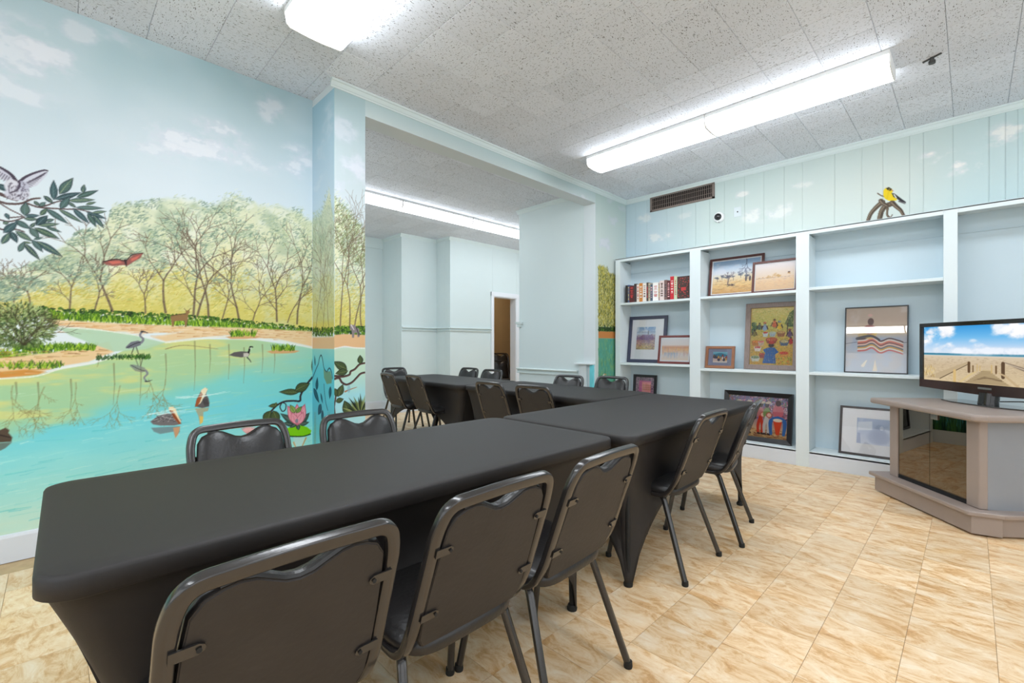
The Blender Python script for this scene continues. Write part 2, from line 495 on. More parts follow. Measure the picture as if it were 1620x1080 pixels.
        c = np.ones((n, 4), np.float32); c[:, :3] = lin(np.clip(s.im, 0, 255)).reshape(-1, 3) * k
        ca.data.foreach_set('color', c.ravel())
        me.materials.append(m)
        o = bpy.data.objects.new(name, me); COL.objects.link(o)
        if parent is not None: parented(o, parent)
        return o

# ================================================================== THE ROOM
H = 3.172
YM, YP, XJ = 3.755, 3.345, 1.467       # mural wall, pier and beam face, jog
XW, XF = 5.54, 5.22                    # bookcase wall, front of the bookcase
def struct(mb, name, m, **k):
    return mb.build(name, m, kind='structure', **k)

floor = struct(MB().box((-3, -2.6, -0.12), (9.2, 8.6, -0.004)), 'floor', M_GROUT)
ceiling = struct(MB().box((-3, -2.6, H + 0.013), (9.2, 8.6, H + 0.1)), 'ceiling', M_GAP)
wall_left = struct(MB().box((-3, YM + 0.002, 0), (XJ + 0.01, YM + 0.1, H)), 'wall_left', M_WALL)
wm = MB().box((XJ + 0.002, YP + 0.002, 0), (1.713, YM + 0.1, H)).box((1.713, YP + 0.002, 2.986), (4.82, 3.525, H)).box((4.82, YP + 0.002, 0), (XW, 3.525, H))
wall_middle = struct(wm, 'wall_middle', M_WALL, bevel=0.003)
wall_right = struct(MB().box((XW + 0.002, -2.6, 0), (XW + 0.1, YP, H)), 'wall_right', M_WALL)
wall_inner = struct(MB().box((4.83, 3.525, 0), (XW + 0.1, 4.70, H)), 'wall_inner', M_WALLB, bevel=0.004)
wb = MB().box((5.10, 6.72, 0), (6.15, 6.87, H)).box((6.15, 6.72, 2.165), (6.83, 6.87, H)).box((6.83, 6.72, 0), (9.1, 6.87, H))
wb.box((4.34, 7.13, 0), (5.10, 7.3, H)).box((5.10, 6.87, 0), (5.2, 7.3, H)).box((4.34, 7.3, 0), (4.44, 7.95, H)).box((0.9, 7.79, 0), (4.34, 7.95, H))
wall_back = struct(wb, 'wall_back', M_WALLB, bevel=0.004)
struct(MB().box((0.9, YM + 0.1, 0), (1.0, 7.8, H)), 'wall_back_left', M_WALLB)
struct(MB().box((9.1, 3.3, 0), (9.2, 8.6, H)), 'wall_back_right', M_WALLB)
# behind the camera: two walls, with wide openings added to let fill light in
struct(MB().box((-3.1, -2.6, 0), (-3, YM + 0.1, .7)).box((-3.1, -2.6, 2.9), (-3, YM + 0.1, H)).box((-3.1, 3.0, .7), (-3, YM + 0.1, 2.9)).box((-3.1, -2.6, .7), (-3, -2.0, 2.9)).box((-3.1, .4, .7), (-3, .7, 2.9)), 'wall_rear', M_WALL)
struct(MB().box((-3.1, -2.7, 0), (XW + 0.1, -2.6, .7)).box((-3.1, -2.7, 2.9), (XW + 0.1, -2.6, H)).box((-3.1, -2.7, .7), (-2.4, -2.6, 2.9)).box((3.6, -2.7, .7), (XW + 0.1, -2.6, 2.9)).box((.5, -2.7, .7), (.8, -2.6, 2.9)), 'wall_near', M_WALL)
struct(MB().box((5.2, 8.3, 0), (9.1, 8.4, H)).box((5.2, 6.87, 0), (5.3, 8.3, H)).box((5.3, 6.872, 0), (6.15, 6.88, H)).box((6.83, 6.872, 0), (9.1, 6.88, H)), 'wall_closet', M_TAN)
struct(MB().box((5.3, 6.88, 2.75), (9.1, 8.3, 2.8)), 'ceiling_closet', M_TAN)

# ------------------------------------------------------------------ floor tiles, nearest 300 one by one
P = 0.2597
tile_mb = MB().box((-P / 2 + 0.0008, -P / 2 + 0.0008, -0.006), (P / 2 - 0.0008, P / 2 - 0.0008, 0))
cells = []
fx, fy = -3 + 0.0, -2.6
for i in range(-12, 36):
    for j in range(-10, 34):
        x = 0.085 + P * (i + 0.5); y = -0.07 + P * (j + 0.5)
        if not (-2.95 < x < 9.05 and -2.55 < y < 8.25): continue
        if y > YM - 0.1 and x < 1.1: continue
        if y < 3.3 and x > XF: continue
        d = x * _F[0] + y * _F[1]; l = x * _Rt[0] + y * _Rt[1]
        vis = d > 0.9 and abs(l) / d < 1.16 and (CAM_H * FPX / d) < 560
        hid = (0.3 < x < 1.7 and 1.45 < y < 1.95) or (2.2 < x < 2.9 and 1.5 < y < 3.4)
        cells.append(((0 if vis and not hid else 100) + (x * x + y * y) ** 0.5, x, y))
cells.sort()
first = None
for k, (_, x, y) in enumerate(cells[:300]):
    if first is None:
        first = tile_mb.build('floor_tile', M_FTILE, floor, loc=(x, y, 0)); o = first
    else:
        o = first.copy(); COL.objects.link(o); o.location = (x, y, 0)
rest = MB()
for (_, x, y) in cells[300:]:
    rest.box((x - P / 2 + 0.0008, y - P / 2 + 0.0008, -0.006), (x + P / 2 - 0.0008, y + P / 2 - 0.0008, 0))
rest.build('floor_tile_field', M_FTILE, floor, kind='stuff')

# ------------------------------------------------------------------ ceiling tiles
QX, QY = 0.3195, 0.3185
tb = MB()
a, b, c_ = QX / 2 - 0.0006, QY / 2 - 0.0006, 0.004
vs = [(-a, -b, c_), (a, -b, c_), (a, b, c_), (-a, b, c_), (-a + 0.003, -b + 0.003, 0), (a - 0.003, -b + 0.003, 0), (a - 0.003, b - 0.003, 0), (-a + 0.003, b - 0.003, 0),
      (-a, -b, 0.013), (a, -b, 0.013), (a, b, 0.013), (-a, b, 0.013)]
tb.add(vs, [(4, 5, 6, 7), (0, 1, 5, 4), (1, 2, 6, 5), (2, 3, 7, 6), (3, 0, 4, 7), (8, 9, 1, 0), (9, 10, 2, 1), (10, 11, 3, 2), (11, 8, 0, 3)])
M_CPLAIN = mat('plain_ceiling_tile', (204, 204, 204), 0.9, var=0.01, bump=0.1, bscale=200)
ctile = ctile2 = None
main, back, far = [], [], []
for i in range(-10, 30):
    for j in range(-9, 27):
        x = 0.093 + QX * (i + 0.5); y = 0.108 + QY * (j + 0.5)
        if x < -2.95 or y < -2.55: continue
        if x > 9.0 or y > 8.2 or (x > XW + 0.05 and y < 4.7): continue
        d = x * _F[0] + y * _F[1]; l = x * _Rt[0] + y * _Rt[1]
        vis = d > 1.0 and abs(l) / d < 1.2 and (H - CAM_H) * FPX / d < 640
        if y < YM + 0.05 and vis: main.append((x, y))
        elif vis and y > 3.5 and x / y > 0.42: back.append((x, y))
        else: far.append((x, y))
print('ceiling tiles', len(main), len(back), len(far))
ctile = None
ind = (main + sorted(back, key=lambda p: p[0] ** 2 + p[1] ** 2))
for (x, y) in ind[:300]:
    plain = (3.7 < x < 5.5 and y > 2.2 and y < YP)
    if ctile is None:
        ctile = tb.build('ceiling_tile', M_CTILE, ceiling, loc=(x, y, H)); o = ctile
    else:
        o = ctile.copy(); COL.objects.link(o); o.location = (x, y, H)
rest = MB()
for (x, y) in ind[300:] + far:
    rest.add([(v[0] + x, v[1] + y, v[2] + H) for v in vs], [(4, 5, 6, 7), (0, 1, 5, 4), (1, 2, 6, 5), (2, 3, 7, 6), (3, 0, 4, 7)])
rest.build('ceiling_tile_field', M_CTILE, ceiling, kind='stuff')

# ------------------------------------------------------------------ trims
def run(name, p0, p1, nrm, prof, m, parent=None):
    """moulding: profile (out, z) outline run from p0 to p1, out along nrm"""
    mb = MB(); n = len(prof); vs = []
    for p in (p0, p1):
        for (o_, z) in prof: vs.append((p[0] + nrm[0] * o_, p[1] + nrm[1] * o_, z))
    mb.add(vs, [tuple(range(n)), tuple(range(n, 2 * n))] + [(i, (i + 1) % n, (i + 1) % n + n, i + n) for i in range(n)])
    if parent is None: return mb.build(name, m, kind='structure')
    return mb.build(name, m, parent)
CR = [(0, H - 0.06), (0.006, H - 0.06), (0.008, H - 0.048), (0.012, H - 0.046), (0.022, H - 0.02), (0.030, H - 0.016), (0.032, H - 0.001), (0, H - 0.001)]
run('trim_1', (XJ - 0.03, YP), (XW, YP), (0, -1), CR, M_TRIM)
run('trim_2', (XW, YP), (XW, -2.6), (-1, 0), CR, M_TRIM)
run('trim_3', (4.83, 3.53), (4.83, 4.73), (-1, 0), CR, M_TRIM)
run('trim_4', (5.07, 6.72), (9.1, 6.72), (0, -1), CR, M_TRIM)
run('trim_5', (5.10, 6.72), (5.10, 7.13), (-1, 0), CR, M_TRIM)
run('trim_6', (4.31, 7.13), (5.10, 7.13), (0, -1), CR, M_TRIM)
run('trim_7', (4.34, 7.13), (4.34, 7.79), (-1, 0), CR, M_TRIM)
run('trim_8', (1.0, 7.79), (4.34, 7.79), (0, -1), [(0, 2.98), (0.02, 2.98), (0.02, H - 0.001), (0, H - 0.001)], M_TRIM)
RAIL = [(0, 1.452), (0.022, 1.455), (0.024, 1.470), (0.006, 1.474), (0.006, 1.490), (0.036, 1.496), (0.042, 1.508), (0.032, 1.518), (0, 1.520)]
run('trim_9', (5.08, 6.72), (6.10, 6.72), (0, -1), RAIL, M_WALLB)
run('trim_10', (6.92, 6.72), (9.1, 6.72), (0, -1), RAIL, M_WALLB)
run('trim_11', (5.10, 6.70), (5.10, 7.13), (-1, 0), RAIL, M_WALLB)
run('trim_12', (4.34, 7.13), (5.10, 7.13), (0, -1), RAIL, M_WALLB)
LOW = [(0, 0.785), (0.016, 0.785), (0.018, 0.80), (0.006, 0.804), (0.006, 0.835), (0.030, 0.84), (0.036, 0.852), (0.028, 0.862), (0, 0.864)]
run('trim_13', (4.83, 3.62), (4.83, 4.73), (-1, 0), LOW, M_TRIM)
struct(MB().box((4.795, 4.62, 1.50), (4.85, 4.74, 1.535)).box((4.805, 4.64, 1.455), (4.85, 4.72, 1.50)), 'trim_14', M_TRIM, bevel=0.003)
struct(MB().box((4.76, 3.36, 0.945), (4.83, 3.64, 0.965)).box((4.795, 3.47, 0), (4.83, 3.58, 0.945)), 'trim_15', M_WALL, bevel=0.003)
BB = [(0, 0), (0.014, 0), (0.014, 0.135), (0.009, 0.15), (0, 0.154)]
run('baseboard_left', (-3, YM), (XJ, YM), (0, -1), BB, M_BASE)
run('baseboard_left_return', (XJ, YM), (XJ, YP - 0.012), (-1, 0), BB, M_BASE)
run('baseboard_middle', (XJ - 0.012, YP), (1.713, YP), (0, -1), BB, M_BASE)
run('baseboard_back', (1.0, 7.79), (4.34, 7.79), (0, -1), BB, M_BASE)
run('baseboard_back_return', (4.34, 7.13), (4.34, 7.79), (-1, 0), BB, M_BASE)
run('baseboard_back_middle', (4.32, 7.13), (5.10, 7.13), (0, -1), BB, M_BASE)
run('baseboard_back_right', (5.08, 6.72), (6.10, 6.72), (0, -1), BB, M_BASE)
run('baseboard_inner', (4.83, 3.53), (4.83, 4.71), (-1, 0), BB, M_BASE)
MB().box((4.785, 3.365, 0), (4.83, 3.41, 0.945)).build('ledge_post', mat('turquoise_paint', (110, 206, 216), .5), wall_inner)
# door opening with its casing
d1 = MB().box((6.105, 6.70, 0), (6.17, 6.722, 2.25)).box((6.81, 6.70, 0), (6.90, 6.722, 2.25)).box((6.105, 6.698, 2.165), (6.90, 6.722, 2.25))
d1.box((6.17, 6.71, 0), (6.185, 6.875, 2.165)).box((6.795, 6.71, 0), (6.81, 6.875, 2.165)).box((6.17, 6.71, 2.15), (6.81, 6.875, 2.166))
struct(d1, 'door_1', M_WHITE, bevel=0.003)
cl0 = thing('ceiling_light', 'small added closet fill lamp out of sight above the far doorway', 'light', (7.0, 7.5, 2.75))  # unseen lamp added to brighten the closet behind the doorway
MB().lathe([(0, 0), (.11, 0), (.12, -.03), (.08, -.07), (0, -.08)], n=20).build('fill_globe', emit('closet_fill_glow', (255, 236, 206), 40), cl0, smooth=True)
s_ = thing('wall_shelf', 'short tan shelf on the wall inside the far doorway', 'shelf', (6.95, 8.3, 1.16))
MB().box((-0.45, -0.2, 0), (0.6, 0, 0.025)).build('board', M_TAN, s_, bevel=0.003)
for x in (-0.3, 0.4): MB().box((x, -0.16, -0.05), (x + 0.02, 0, 0)).build('bracket', M_TAN, s_)

# ================================================================== THE MURAL
def M1(u, v): return on_y(u, v, YM)
def MJ(u, v): return on_x(u, v, XJ)          # (Y, Z)
def MP(u, v): return on_y(u, v, YP)
SKY = [(1.0, (222, 233, 236)), (1.9, (220, 231, 236)), (2.25, (213, 226, 234)), (2.6, (200, 217, 225)), (2.9, (188, 211, 218)), (3.2, (174, 204, 212))]
def grad(cv, stops, warp=0.0):
    zz = cv.Z + warp
    zs = [s[0] for s in stops]
    for k in range(3): cv.im[..., k] = np.interp(zz, zs, [s[1][k] for s in stops])
def clouds(cv, spots, col=(228, 232, 240), seed=3, freq=9.0):
    n = fbm(cv.A * freq, cv.Z * freq * 1.5, seed, 5)
    for (x, z, rx, rz, al) in spots:
        g = np.exp(-(((cv.A - x) / rx) ** 2 + ((cv.Z - z) / rz) ** 2))
        m = smooth(n + g * 0.35, 0.54, 0.86) * smooth(g, 0.08, 0.6)
        cv.put(m * al, col)
        m2 = smooth(n + g * 0.35, 0.6, 0.8) * smooth(g, 0.1, 0.5) * (1 - smooth(n + g * 0.35, 0.72, 0.85))
        cv.put(m2 * 0.25 * al, (168, 184, 204))
def foliage_mass(cv, top_fn, bot_fn, n, x0, x1, seed, hilite=1.0):
    """the mass of pale spring woods: a soft under-colour and thousands of short brush strokes"""
    r = np.random.default_rng(seed)
    top = top_fn(cv.A) + 0.035 * (fbm(cv.A * 22, cv.Z * 8, seed, 3) - 0.5); bot = bot_fn(cv.A)
    t = np.clip((cv.Z - bot) / (top - bot + 1e-6), 0, 1.2)
    inside = smooth(cv.Z, bot - 0.02, bot) * (1 - smooth(cv.Z, top - 0.05, top + 0.012)) * (cv.A > x0) * (cv.A < x1)
    n1 = fbm(cv.A * 7, cv.Z * 7, seed + 5, 4)
    lo = np.array((208, 196, 96.)); mid = np.array((228, 226, 186.)); hi = np.array((212, 220, 190.)); 
    c = np.zeros(cv.im.shape)
    tt = np.clip(t + (n1 - 0.5) * 0.6, 0, 1)[..., None]
    c = np.where(tt < 0.45, lo + (mid - lo) * tt / 0.45, mid + (hi - mid) * (tt - 0.45) / 0.55)
    n2 = fbm(cv.A * 9 + 3, cv.Z * 9, seed + 9, 3)
    dk = (smooth(n1, 0.48, 0.66) * 0.55 * np.clip(t + .25, 0, 1))[..., None]
    c = c * (1 - dk) + np.array((150, 172, 140.)) * dk
    wt = (smooth(n2, 0.52, 0.68) * 0.6 * smooth(t, .2, .5))[..., None]
    c = c * (1 - wt) + np.array((234, 236, 222.)) * wt
    m = (inside * 0.9)[..., None]
    cv.im[:] = cv.im * (1 - m) + c * m
    pal_hi = [(170, 188, 160), (146, 170, 150), (196, 206, 162), (226, 228, 196), (186, 198, 146), (120, 148, 134), (236, 236, 212)]
    pal_lo = [(206, 188, 74), (186, 178, 76), (226, 214, 130), (160, 168, 92), (236, 228, 160), (190, 166, 80)]
    clump = [(r.uniform(x0, x1), r.uniform(0.15, 1.0)) for _ in range(90)]
    for k in range(n):
        if k % 3:
            cxk, ck = clump[r.integers(len(clump))]
            x = cxk + r.normal(0, 0.035); q = ck + r.normal(0, 0.05)
        else:
            x = r.uniform(x0, x1); q = r.uniform(0.02, 1.0)
        q = min(max(q, 0.02), 1.03)
        if not (x0 <= x <= x1): continue
        b = float(bot_fn(np.array(x))); tp = float(top_fn(np.array(x)))
        z = b + (tp - b) * q
        pal = pal_hi if q > 0.38 + r.normal(0, 0.08) else pal_lo
        L = r.uniform(0.008, 0.03); ang = r.normal(0.55, 0.35)
        cv.seg((x, z), (x + L * math.cos(ang), z + L * math.sin(ang)), 0.0022, 0.001, pal[r.integers(len(pal))], r.uniform(0.35, 0.85), cv.res * 1.3)
def tree(cv, x, z, h, ang=0.0, w=0.006, depth=5, seed=0, col=(112, 96, 78), al=0.85, flip=1):
    r = random.Random(seed)
    def br(x, z, L, a, w, d):
        n = 3; px, pz = x, z
        for k in range(n):
            a += r.uniform(-0.16, 0.16)
            nx = px + math.sin(a) * L / n; nz = pz + flip * math.cos(a) * L / n
            cv.seg((px, pz), (nx, nz), w * (1 - k * 0.12), w * (1 - (k + 1) * 0.12), col, al, cv.res * 1.2)
            px, pz = nx, nz
            if d <= 4 and r.random() < 0.45 and d > 0:
                br(px, pz, L * r.uniform(0.35, 0.6), a + r.choice((-1, 1)) * r.uniform(0.4, 0.9), w * 0.5, d - 2)
        if d > 0:
            s = r.uniform(0.22, 0.5)
            br(px, pz, L * r.uniform(0.6, 0.8), a + s, w * 0.66, d - 1)
            br(px, pz, L * r.uniform(0.55, 0.78), a - r.uniform(0.2, 0.5), w * 0.6, d - 1)
    br(x, z, h * 0.36, ang, w, depth)
def grass(cv, x0, x1, zf, n, hgt, seed, pal=((96, 140, 30), (140, 186, 40), (176, 208, 66), (60, 104, 30), (44, 78, 30))):
    r = np.random.default_rng(seed)
    for k in range(n):
        x = r.uniform(x0, x1); z = zf(x) + r.uniform(-0.01, 0.012)
        L = hgt * r.uniform(0.4, 1.0); a = r.normal(0, 0.35)
        cv.seg((x, z), (x + L * math.sin(a), z + L), 0.003, 0.0012, pal[r.integers(len(pal))], 0.85, cv.res)
def ripple(cv, x0, x1, z0, z1, n, cols, seed, L=(0.03, 0.16), al=(0.15, 0.5), w=0.003):
    r = np.random.default_rng(seed)
    for k in range(n):
        x = r.uniform(x0, x1); z = r.uniform(z0, z1); l = r.uniform(*L)
        s = r.normal(0.08, 0.05)
        cv.path([(x, z), (x + l / 2, z + s * l * 0.5 + r.normal(0, 0.003)), (x + l, z + s * l)], w * r.uniform(0.4, 1.5), 0.0012, cols[r.integers(len(cols))], r.uniform(*al), curve=False)

def line_fn(pts):
    xs = [p[0] for p in pts]; zs = [p[1] for p in pts]
    return lambda a: np.interp(a, xs, zs)

# ---- main stretch of the mural wall
cv = Canvas(-1.2, XJ, 0.154, H - 0.002, 0.0042)
grad(cv, SKY)
cv.put(0.25 * smooth(fbm(cv.A * 2, cv.Z * 3, 9, 3), 0.4, 0.7), (226, 234, 240))
cl = []
for (u, v, ru, rv, al) in ((30, 75, .18, .16, .75), (85, 85, .14, .12, .8), (20, 140, .2, .08, .6), (185, 62, .10, .05, .7), (300, 225, .30, .12, .9), (350, 215, .2, .1, .8), (250, 235, .2, .07, .6), (430, 175, .1, .1, .7), (470, 255, .12, .12, .8), (120, 50, .12, .07, .6), (400, 260, .2, .06, .5)):
    x, z = M1(u, v); cl.append((x, z, ru, rv, al))
clouds(cv, cl, (232, 236, 243))
top = line_fn([M1(u, v) for u, v in ((-330, 470), (-100, 455), (0, 428), (40, 420), (85, 398), (120, 366), (165, 352), (178, 322), (235, 316), (290, 308), (330, 322), (372, 306), (410, 322), (440, 322), (470, 330), (494, 350))])
bot = line_fn([M1(u, v) for u, v in ((-330, 540), (-100, 520), (0, 500), (70, 488), (200, 496), (330, 503), (494, 520))])
foliage_mass(cv, top, bot, 15000, -1.2, XJ, 11)
for k, (u, v, hp, an) in enumerate(((178, 492, 150, -.2), (110, 490, 110, .15), (262, 494, 150, -.18), (306, 500, 190, -.04), (312, 500, 170, .28), (330, 502, 180, .05), (378, 505, 170, -.15), (438, 508, 150, -.05), (470, 512, 180, .06), (150, 490, 90, .2), (50, 488, 80, -.1), (20, 490, 80, .2), (400, 507, 110, .1), (352, 503, 130, .3), (455, 510, 120, .3), (230, 495, 90, .1), (-60, 505, 110, .1), (-180, 520, 110, -.1))):
    x, z = M1(u, v); zt = M1(u, v - hp)[1]
    tree(cv, x, z, (zt - z) * .93, an, 0.0068 if hp > 140 else 0.0042, 4, seed=k + 3, col=(104, 88, 74), al=0.85)
# foliage laid over the twigs again
r_ = np.random.default_rng(5)
for k in range(8000):
    x = r_.uniform(-1.2, XJ); b = float(bot(x)); tp = float(top(x)); q = r_.uniform(0.3, 1.0)
    if vnoise(np.array(x * 11), np.array((b + (tp - b) * q) * 15), 77) < 0.52: continue
    z = b + (tp - b) * q; L = r_.uniform(0.008, 0.024); a_ = r_.normal(0.6, 0.35)
    cv.seg((x, z), (x + L * math.cos(a_), z + L * math.sin(a_)), 0.0024, 0.001, [(140, 164, 146), (164, 182, 150), (112, 140, 124), (186, 198, 160), (98, 126, 112)][r_.integers(5)], 0.85, cv.res * 1.2)
# dark hedge line
def zb(x): return float(bot(x))
for k in range(1500):
    x = r_.uniform(-1.2, XJ); z = zb(x) + r_.uniform(-0.045, 0.012)
    cv.ell((x, z), r_.uniform(.004, .012), r_.uniform(.004, .010), 0, [(42, 74, 34), (60, 98, 38), (88, 128, 44), (30, 56, 30), (70, 110, 30)][r_.integers(5)], 0.8)
grass(cv, M1(75, 500)[0], XJ, lambda x: zb(x) - 0.055, 1300, 0.045, 21)
# far shore sand
shore = [M1(u, v) for u, v in ((70, 504), (130, 508), (200, 512), (300, 516), (380, 518), (494, 524), (494, 548), (440, 536), (400, 534), (360, 530), (310, 534), (262, 540), (240, 533), (290, 525), (240, 526), (180, 524), (120, 516), (90, 515))]
cv.poly(shore, (230, 202, 158), 1, 0.012)
for k in range(260):
    i = r_.integers(len(shore)); u = r_.uniform(85, 494)
    x, z = M1(u, 512 + (u - 90) * 0.035 + r_.uniform(-3, 14))
    cv.seg((x, z), (x + r_.uniform(.02, .07), z + r_.normal(0, .002)), .003, .001, [(232, 200, 160), (206, 144, 84), (178, 116, 70), (242, 218, 188), (222, 172, 116)][r_.integers(5)], 0.55)
# near left bank
grass(cv, M1(-330, 500)[0], M1(90, 560)[0], lambda x: M1(0, 560)[1] - 0.02 - 0.0 * x, 700, 0.05, 23)
leftbank = [M1(u, v) for u, v in ((-330, 560), (0, 566), (80, 558), (150, 545), (172, 540), (180, 556), (140, 572), (90, 580), (60, 590), (0, 597), (-330, 620))]
cv.poly(leftbank, (230, 200, 154), 1, 0.01)
cv.poly([M1(u, v) for u, v in ((-330, 588), (0, 588), (40, 584), (72, 588), (60, 594), (0, 598), (-330, 616))], (206, 140, 62), 0.9, 0.012)
for k in range(200):
    u = r_.uniform(-300, 165); x, z = M1(u, r_.uniform(552, 592) if u < 90 else r_.uniform(548, 566))
    cv.seg((x, z), (x + r_.uniform(.02, .07), z + r_.normal(0, .002)), .003, .001, [(232, 200, 156), (196, 140, 70), (176, 120, 60), (240, 214, 180), (120, 70, 34)][r_.integers(5)], 0.5)
grass(cv, M1(-330, 500)[0], M1(100, 560)[0], lambda x: M1(0, 582)[1], 420, 0.035, 24)
grass(cv, M1(20, 500)[0], M1(150, 560)[0], lambda x: M1(60, 552)[1], 420, 0.035, 25)
# ---- water
wl = line_fn([M1(u, v) for u, v in ((-330, 614), (0, 598), (60, 590), (95, 580), (150, 570), (178, 558), (160, 546), (100, 524), (90, 520), (140, 518), (200, 526), (262, 541), (310, 536), (400, 536), (494, 550))])
wx = [M1(u, 560)[0] for u in (-330, 0, 60, 95, 150, 178, 200, 262, 310, 400, 494)]
wz = [M1(u, v)[1] for u, v in ((-330, 614), (0, 599), (60, 592), (95, 584), (150, 575), (180, 562), (200, 552), (262, 541), (310, 536), (400, 537), (494, 550))]
wtop = np.interp(cv.A, wx, wz)
nz_ = fbm(cv.A * 3, cv.Z * 14, 31, 4)
mw = 1 - smooth(cv.Z, wtop - 0.006, wtop + 0.002)
W = np.zeros(cv.im.shape)
for k in range(3):
    W[..., k] = np.interp(cv.Z + (nz_ - .5) * 0.16 - 0.03 * (cv.A - .5), [0.15, 0.22, 0.36, 0.55, 0.72, 0.9, 1.05, 1.2, 1.35],
        [(214, 230, 206)[k], (196, 232, 216)[k], (166, 226, 218)[k], (140, 220, 222)[k], (118, 212, 222)[k], (128, 210, 204)[k], (160, 208, 174)[k], (172, 204, 168)[k], (160, 200, 176)[k]])
cv.im = cv.im * (1 - mw[..., None]) + W * mw[..., None]
# green and yellow tree reflections: left and middle upper water
g = smooth(0.35 * fbm(cv.A * 4, cv.Z * 9, 41, 4) + 0.85 * (cv.Z - 0.72 - 0.30 * (cv.A - 0.2)) / 0.3, 0.25, 0.7) * mw
cv.put(g * 0.75, (176, 206, 150))
y_ = smooth(fbm(cv.A * 3 + 4, cv.Z * 16, 43, 4), 0.52, 0.72) * g
cv.put(y_ * 0.65, (226, 216, 130))
cv.put(smooth(cv.A, 0.9, 1.4) * smooth(cv.Z, 0.9, 1.2) * mw * 0.35, (140, 214, 226))
# blue inlet between the banks
cv.poly([M1(u, v) for u, v in ((90, 517), (140, 519), (200, 527), (235, 536), (262, 542), (230, 552), (180, 556), (150, 545), (110, 530))], (176, 208, 176), 0.9, 0.008)
ripple(cv, -1.2, XJ, 0.2, 0.72, 420, ((176, 236, 232), (86, 196, 204), (214, 242, 232), (120, 220, 210)), 51)
ripple(cv, -1.2, XJ, 0.7, 1.15, 200, ((214, 226, 160), (150, 206, 170), (206, 232, 206)), 52, al=(.1, .35))
ripple(cv, -1.2, 0.6, 0.18, 0.42, 60, ((60, 190, 190),), 53, L=(.05, .2), al=(.2, .5))
for (u, v0, v1) in ((155, 560, 580), (180, 575, 640), (222, 560, 640), (262, 560, 610), (308, 540, 618), (332, 545, 590), (362, 545, 600), (386, 550, 606), (415, 545, 590), (434, 548, 590), (25, 605, 640), (60, 605, 650), (112, 600, 650)):
    x, z = M1(u, v0); _, z2 = M1(u, v1)
    cv.path([(x, z), (x + .004, (z + z2) / 2), (x - .003, z2)], .0045, .001, (124, 122, 84), 0.55, False)
for k, (u, v) in enumerate(((235, 600), (120, 605), (20, 610), (190, 610), (262, 600), (70, 612))):
    x, z = M1(u, v); tree(cv, x, z, 0.28, 0.2 - 0.1 * k, .003, 4, seed=70 + k, col=(140, 130, 84), al=0.5, flip=-1)
cv.path([M1(262, 552), M1(290, 546), M1(330, 550), M1(345, 552)], .003, .001, (130, 120, 80), .7)
# white edge along sand
for pts in (((262, 542), (310, 537), (360, 533), (400, 537), (440, 539), (494, 551)), ((-330, 616), (0, 599), (60, 594), (100, 582), (160, 571), (182, 560)), ((90, 517), (150, 521), (200, 528), (240, 534))):
    cv.path([M1(*p) for p in pts], .004, .003, (234, 236, 226), 0.8)
# islets
for (u, v, w) in ((385, 530, 28), (448, 553, 26)):
    cv.poly([M1(u + dx * w, v + dz) for dx, dz in ((-1, 3), (-.5, 0), (.3, -1), (1, 2), (.7, 5), (0, 6), (-.7, 6))], (212, 166, 116), 1, .006)
    x0, z0 = M1(u - w * .7, v); x1, _ = M1(u + w * .7, v)
    grass(cv, x0, x1, lambda x, z0=z0: z0, 130, 0.04, int(u))
grass(cv, M1(152, 560)[0], M1(238, 560)[0], lambda x: M1(200, 566)[1] , 150, 0.018, 27, ((40, 84, 34), (70, 120, 40), (28, 60, 30)))
# big bush on the left bank
for k in range(1500):
    t = r_.uniform(0, 2 * math.pi); q = math.sqrt(r_.uniform(0, 1))
    x, z = M1(30 + 58 * q * math.cos(t), 515 + 36 * q * math.sin(t))
    if z < M1(0, 548)[1]: continue
    sh = (z - M1(0, 548)[1]) / 0.35
    pal = [(74, 96, 48), (112, 134, 76), (150, 168, 108), (184, 196, 140), (54, 74, 40)]
    c = pal[min(4, int(r_.uniform(0, 2) + sh * 3))] if r_.random() > .25 else pal[4]
    L = r_.uniform(.008, .02); a_ = math.atan2(math.sin(-t), math.cos(t)) + r_.normal(0, .4)
    cv.seg((x, z), (x + L * math.cos(a_), z + L * math.sin(a_)), .0028, .0014, c, .85, cv.res)
for k in range(9):
    x, z = M1(38, 545); tree(cv, x + r_.normal(0, .004), z, 0.25, -0.9 + k * .23, .003, 3, seed=90 + k, col=(60, 54, 34), al=.6)
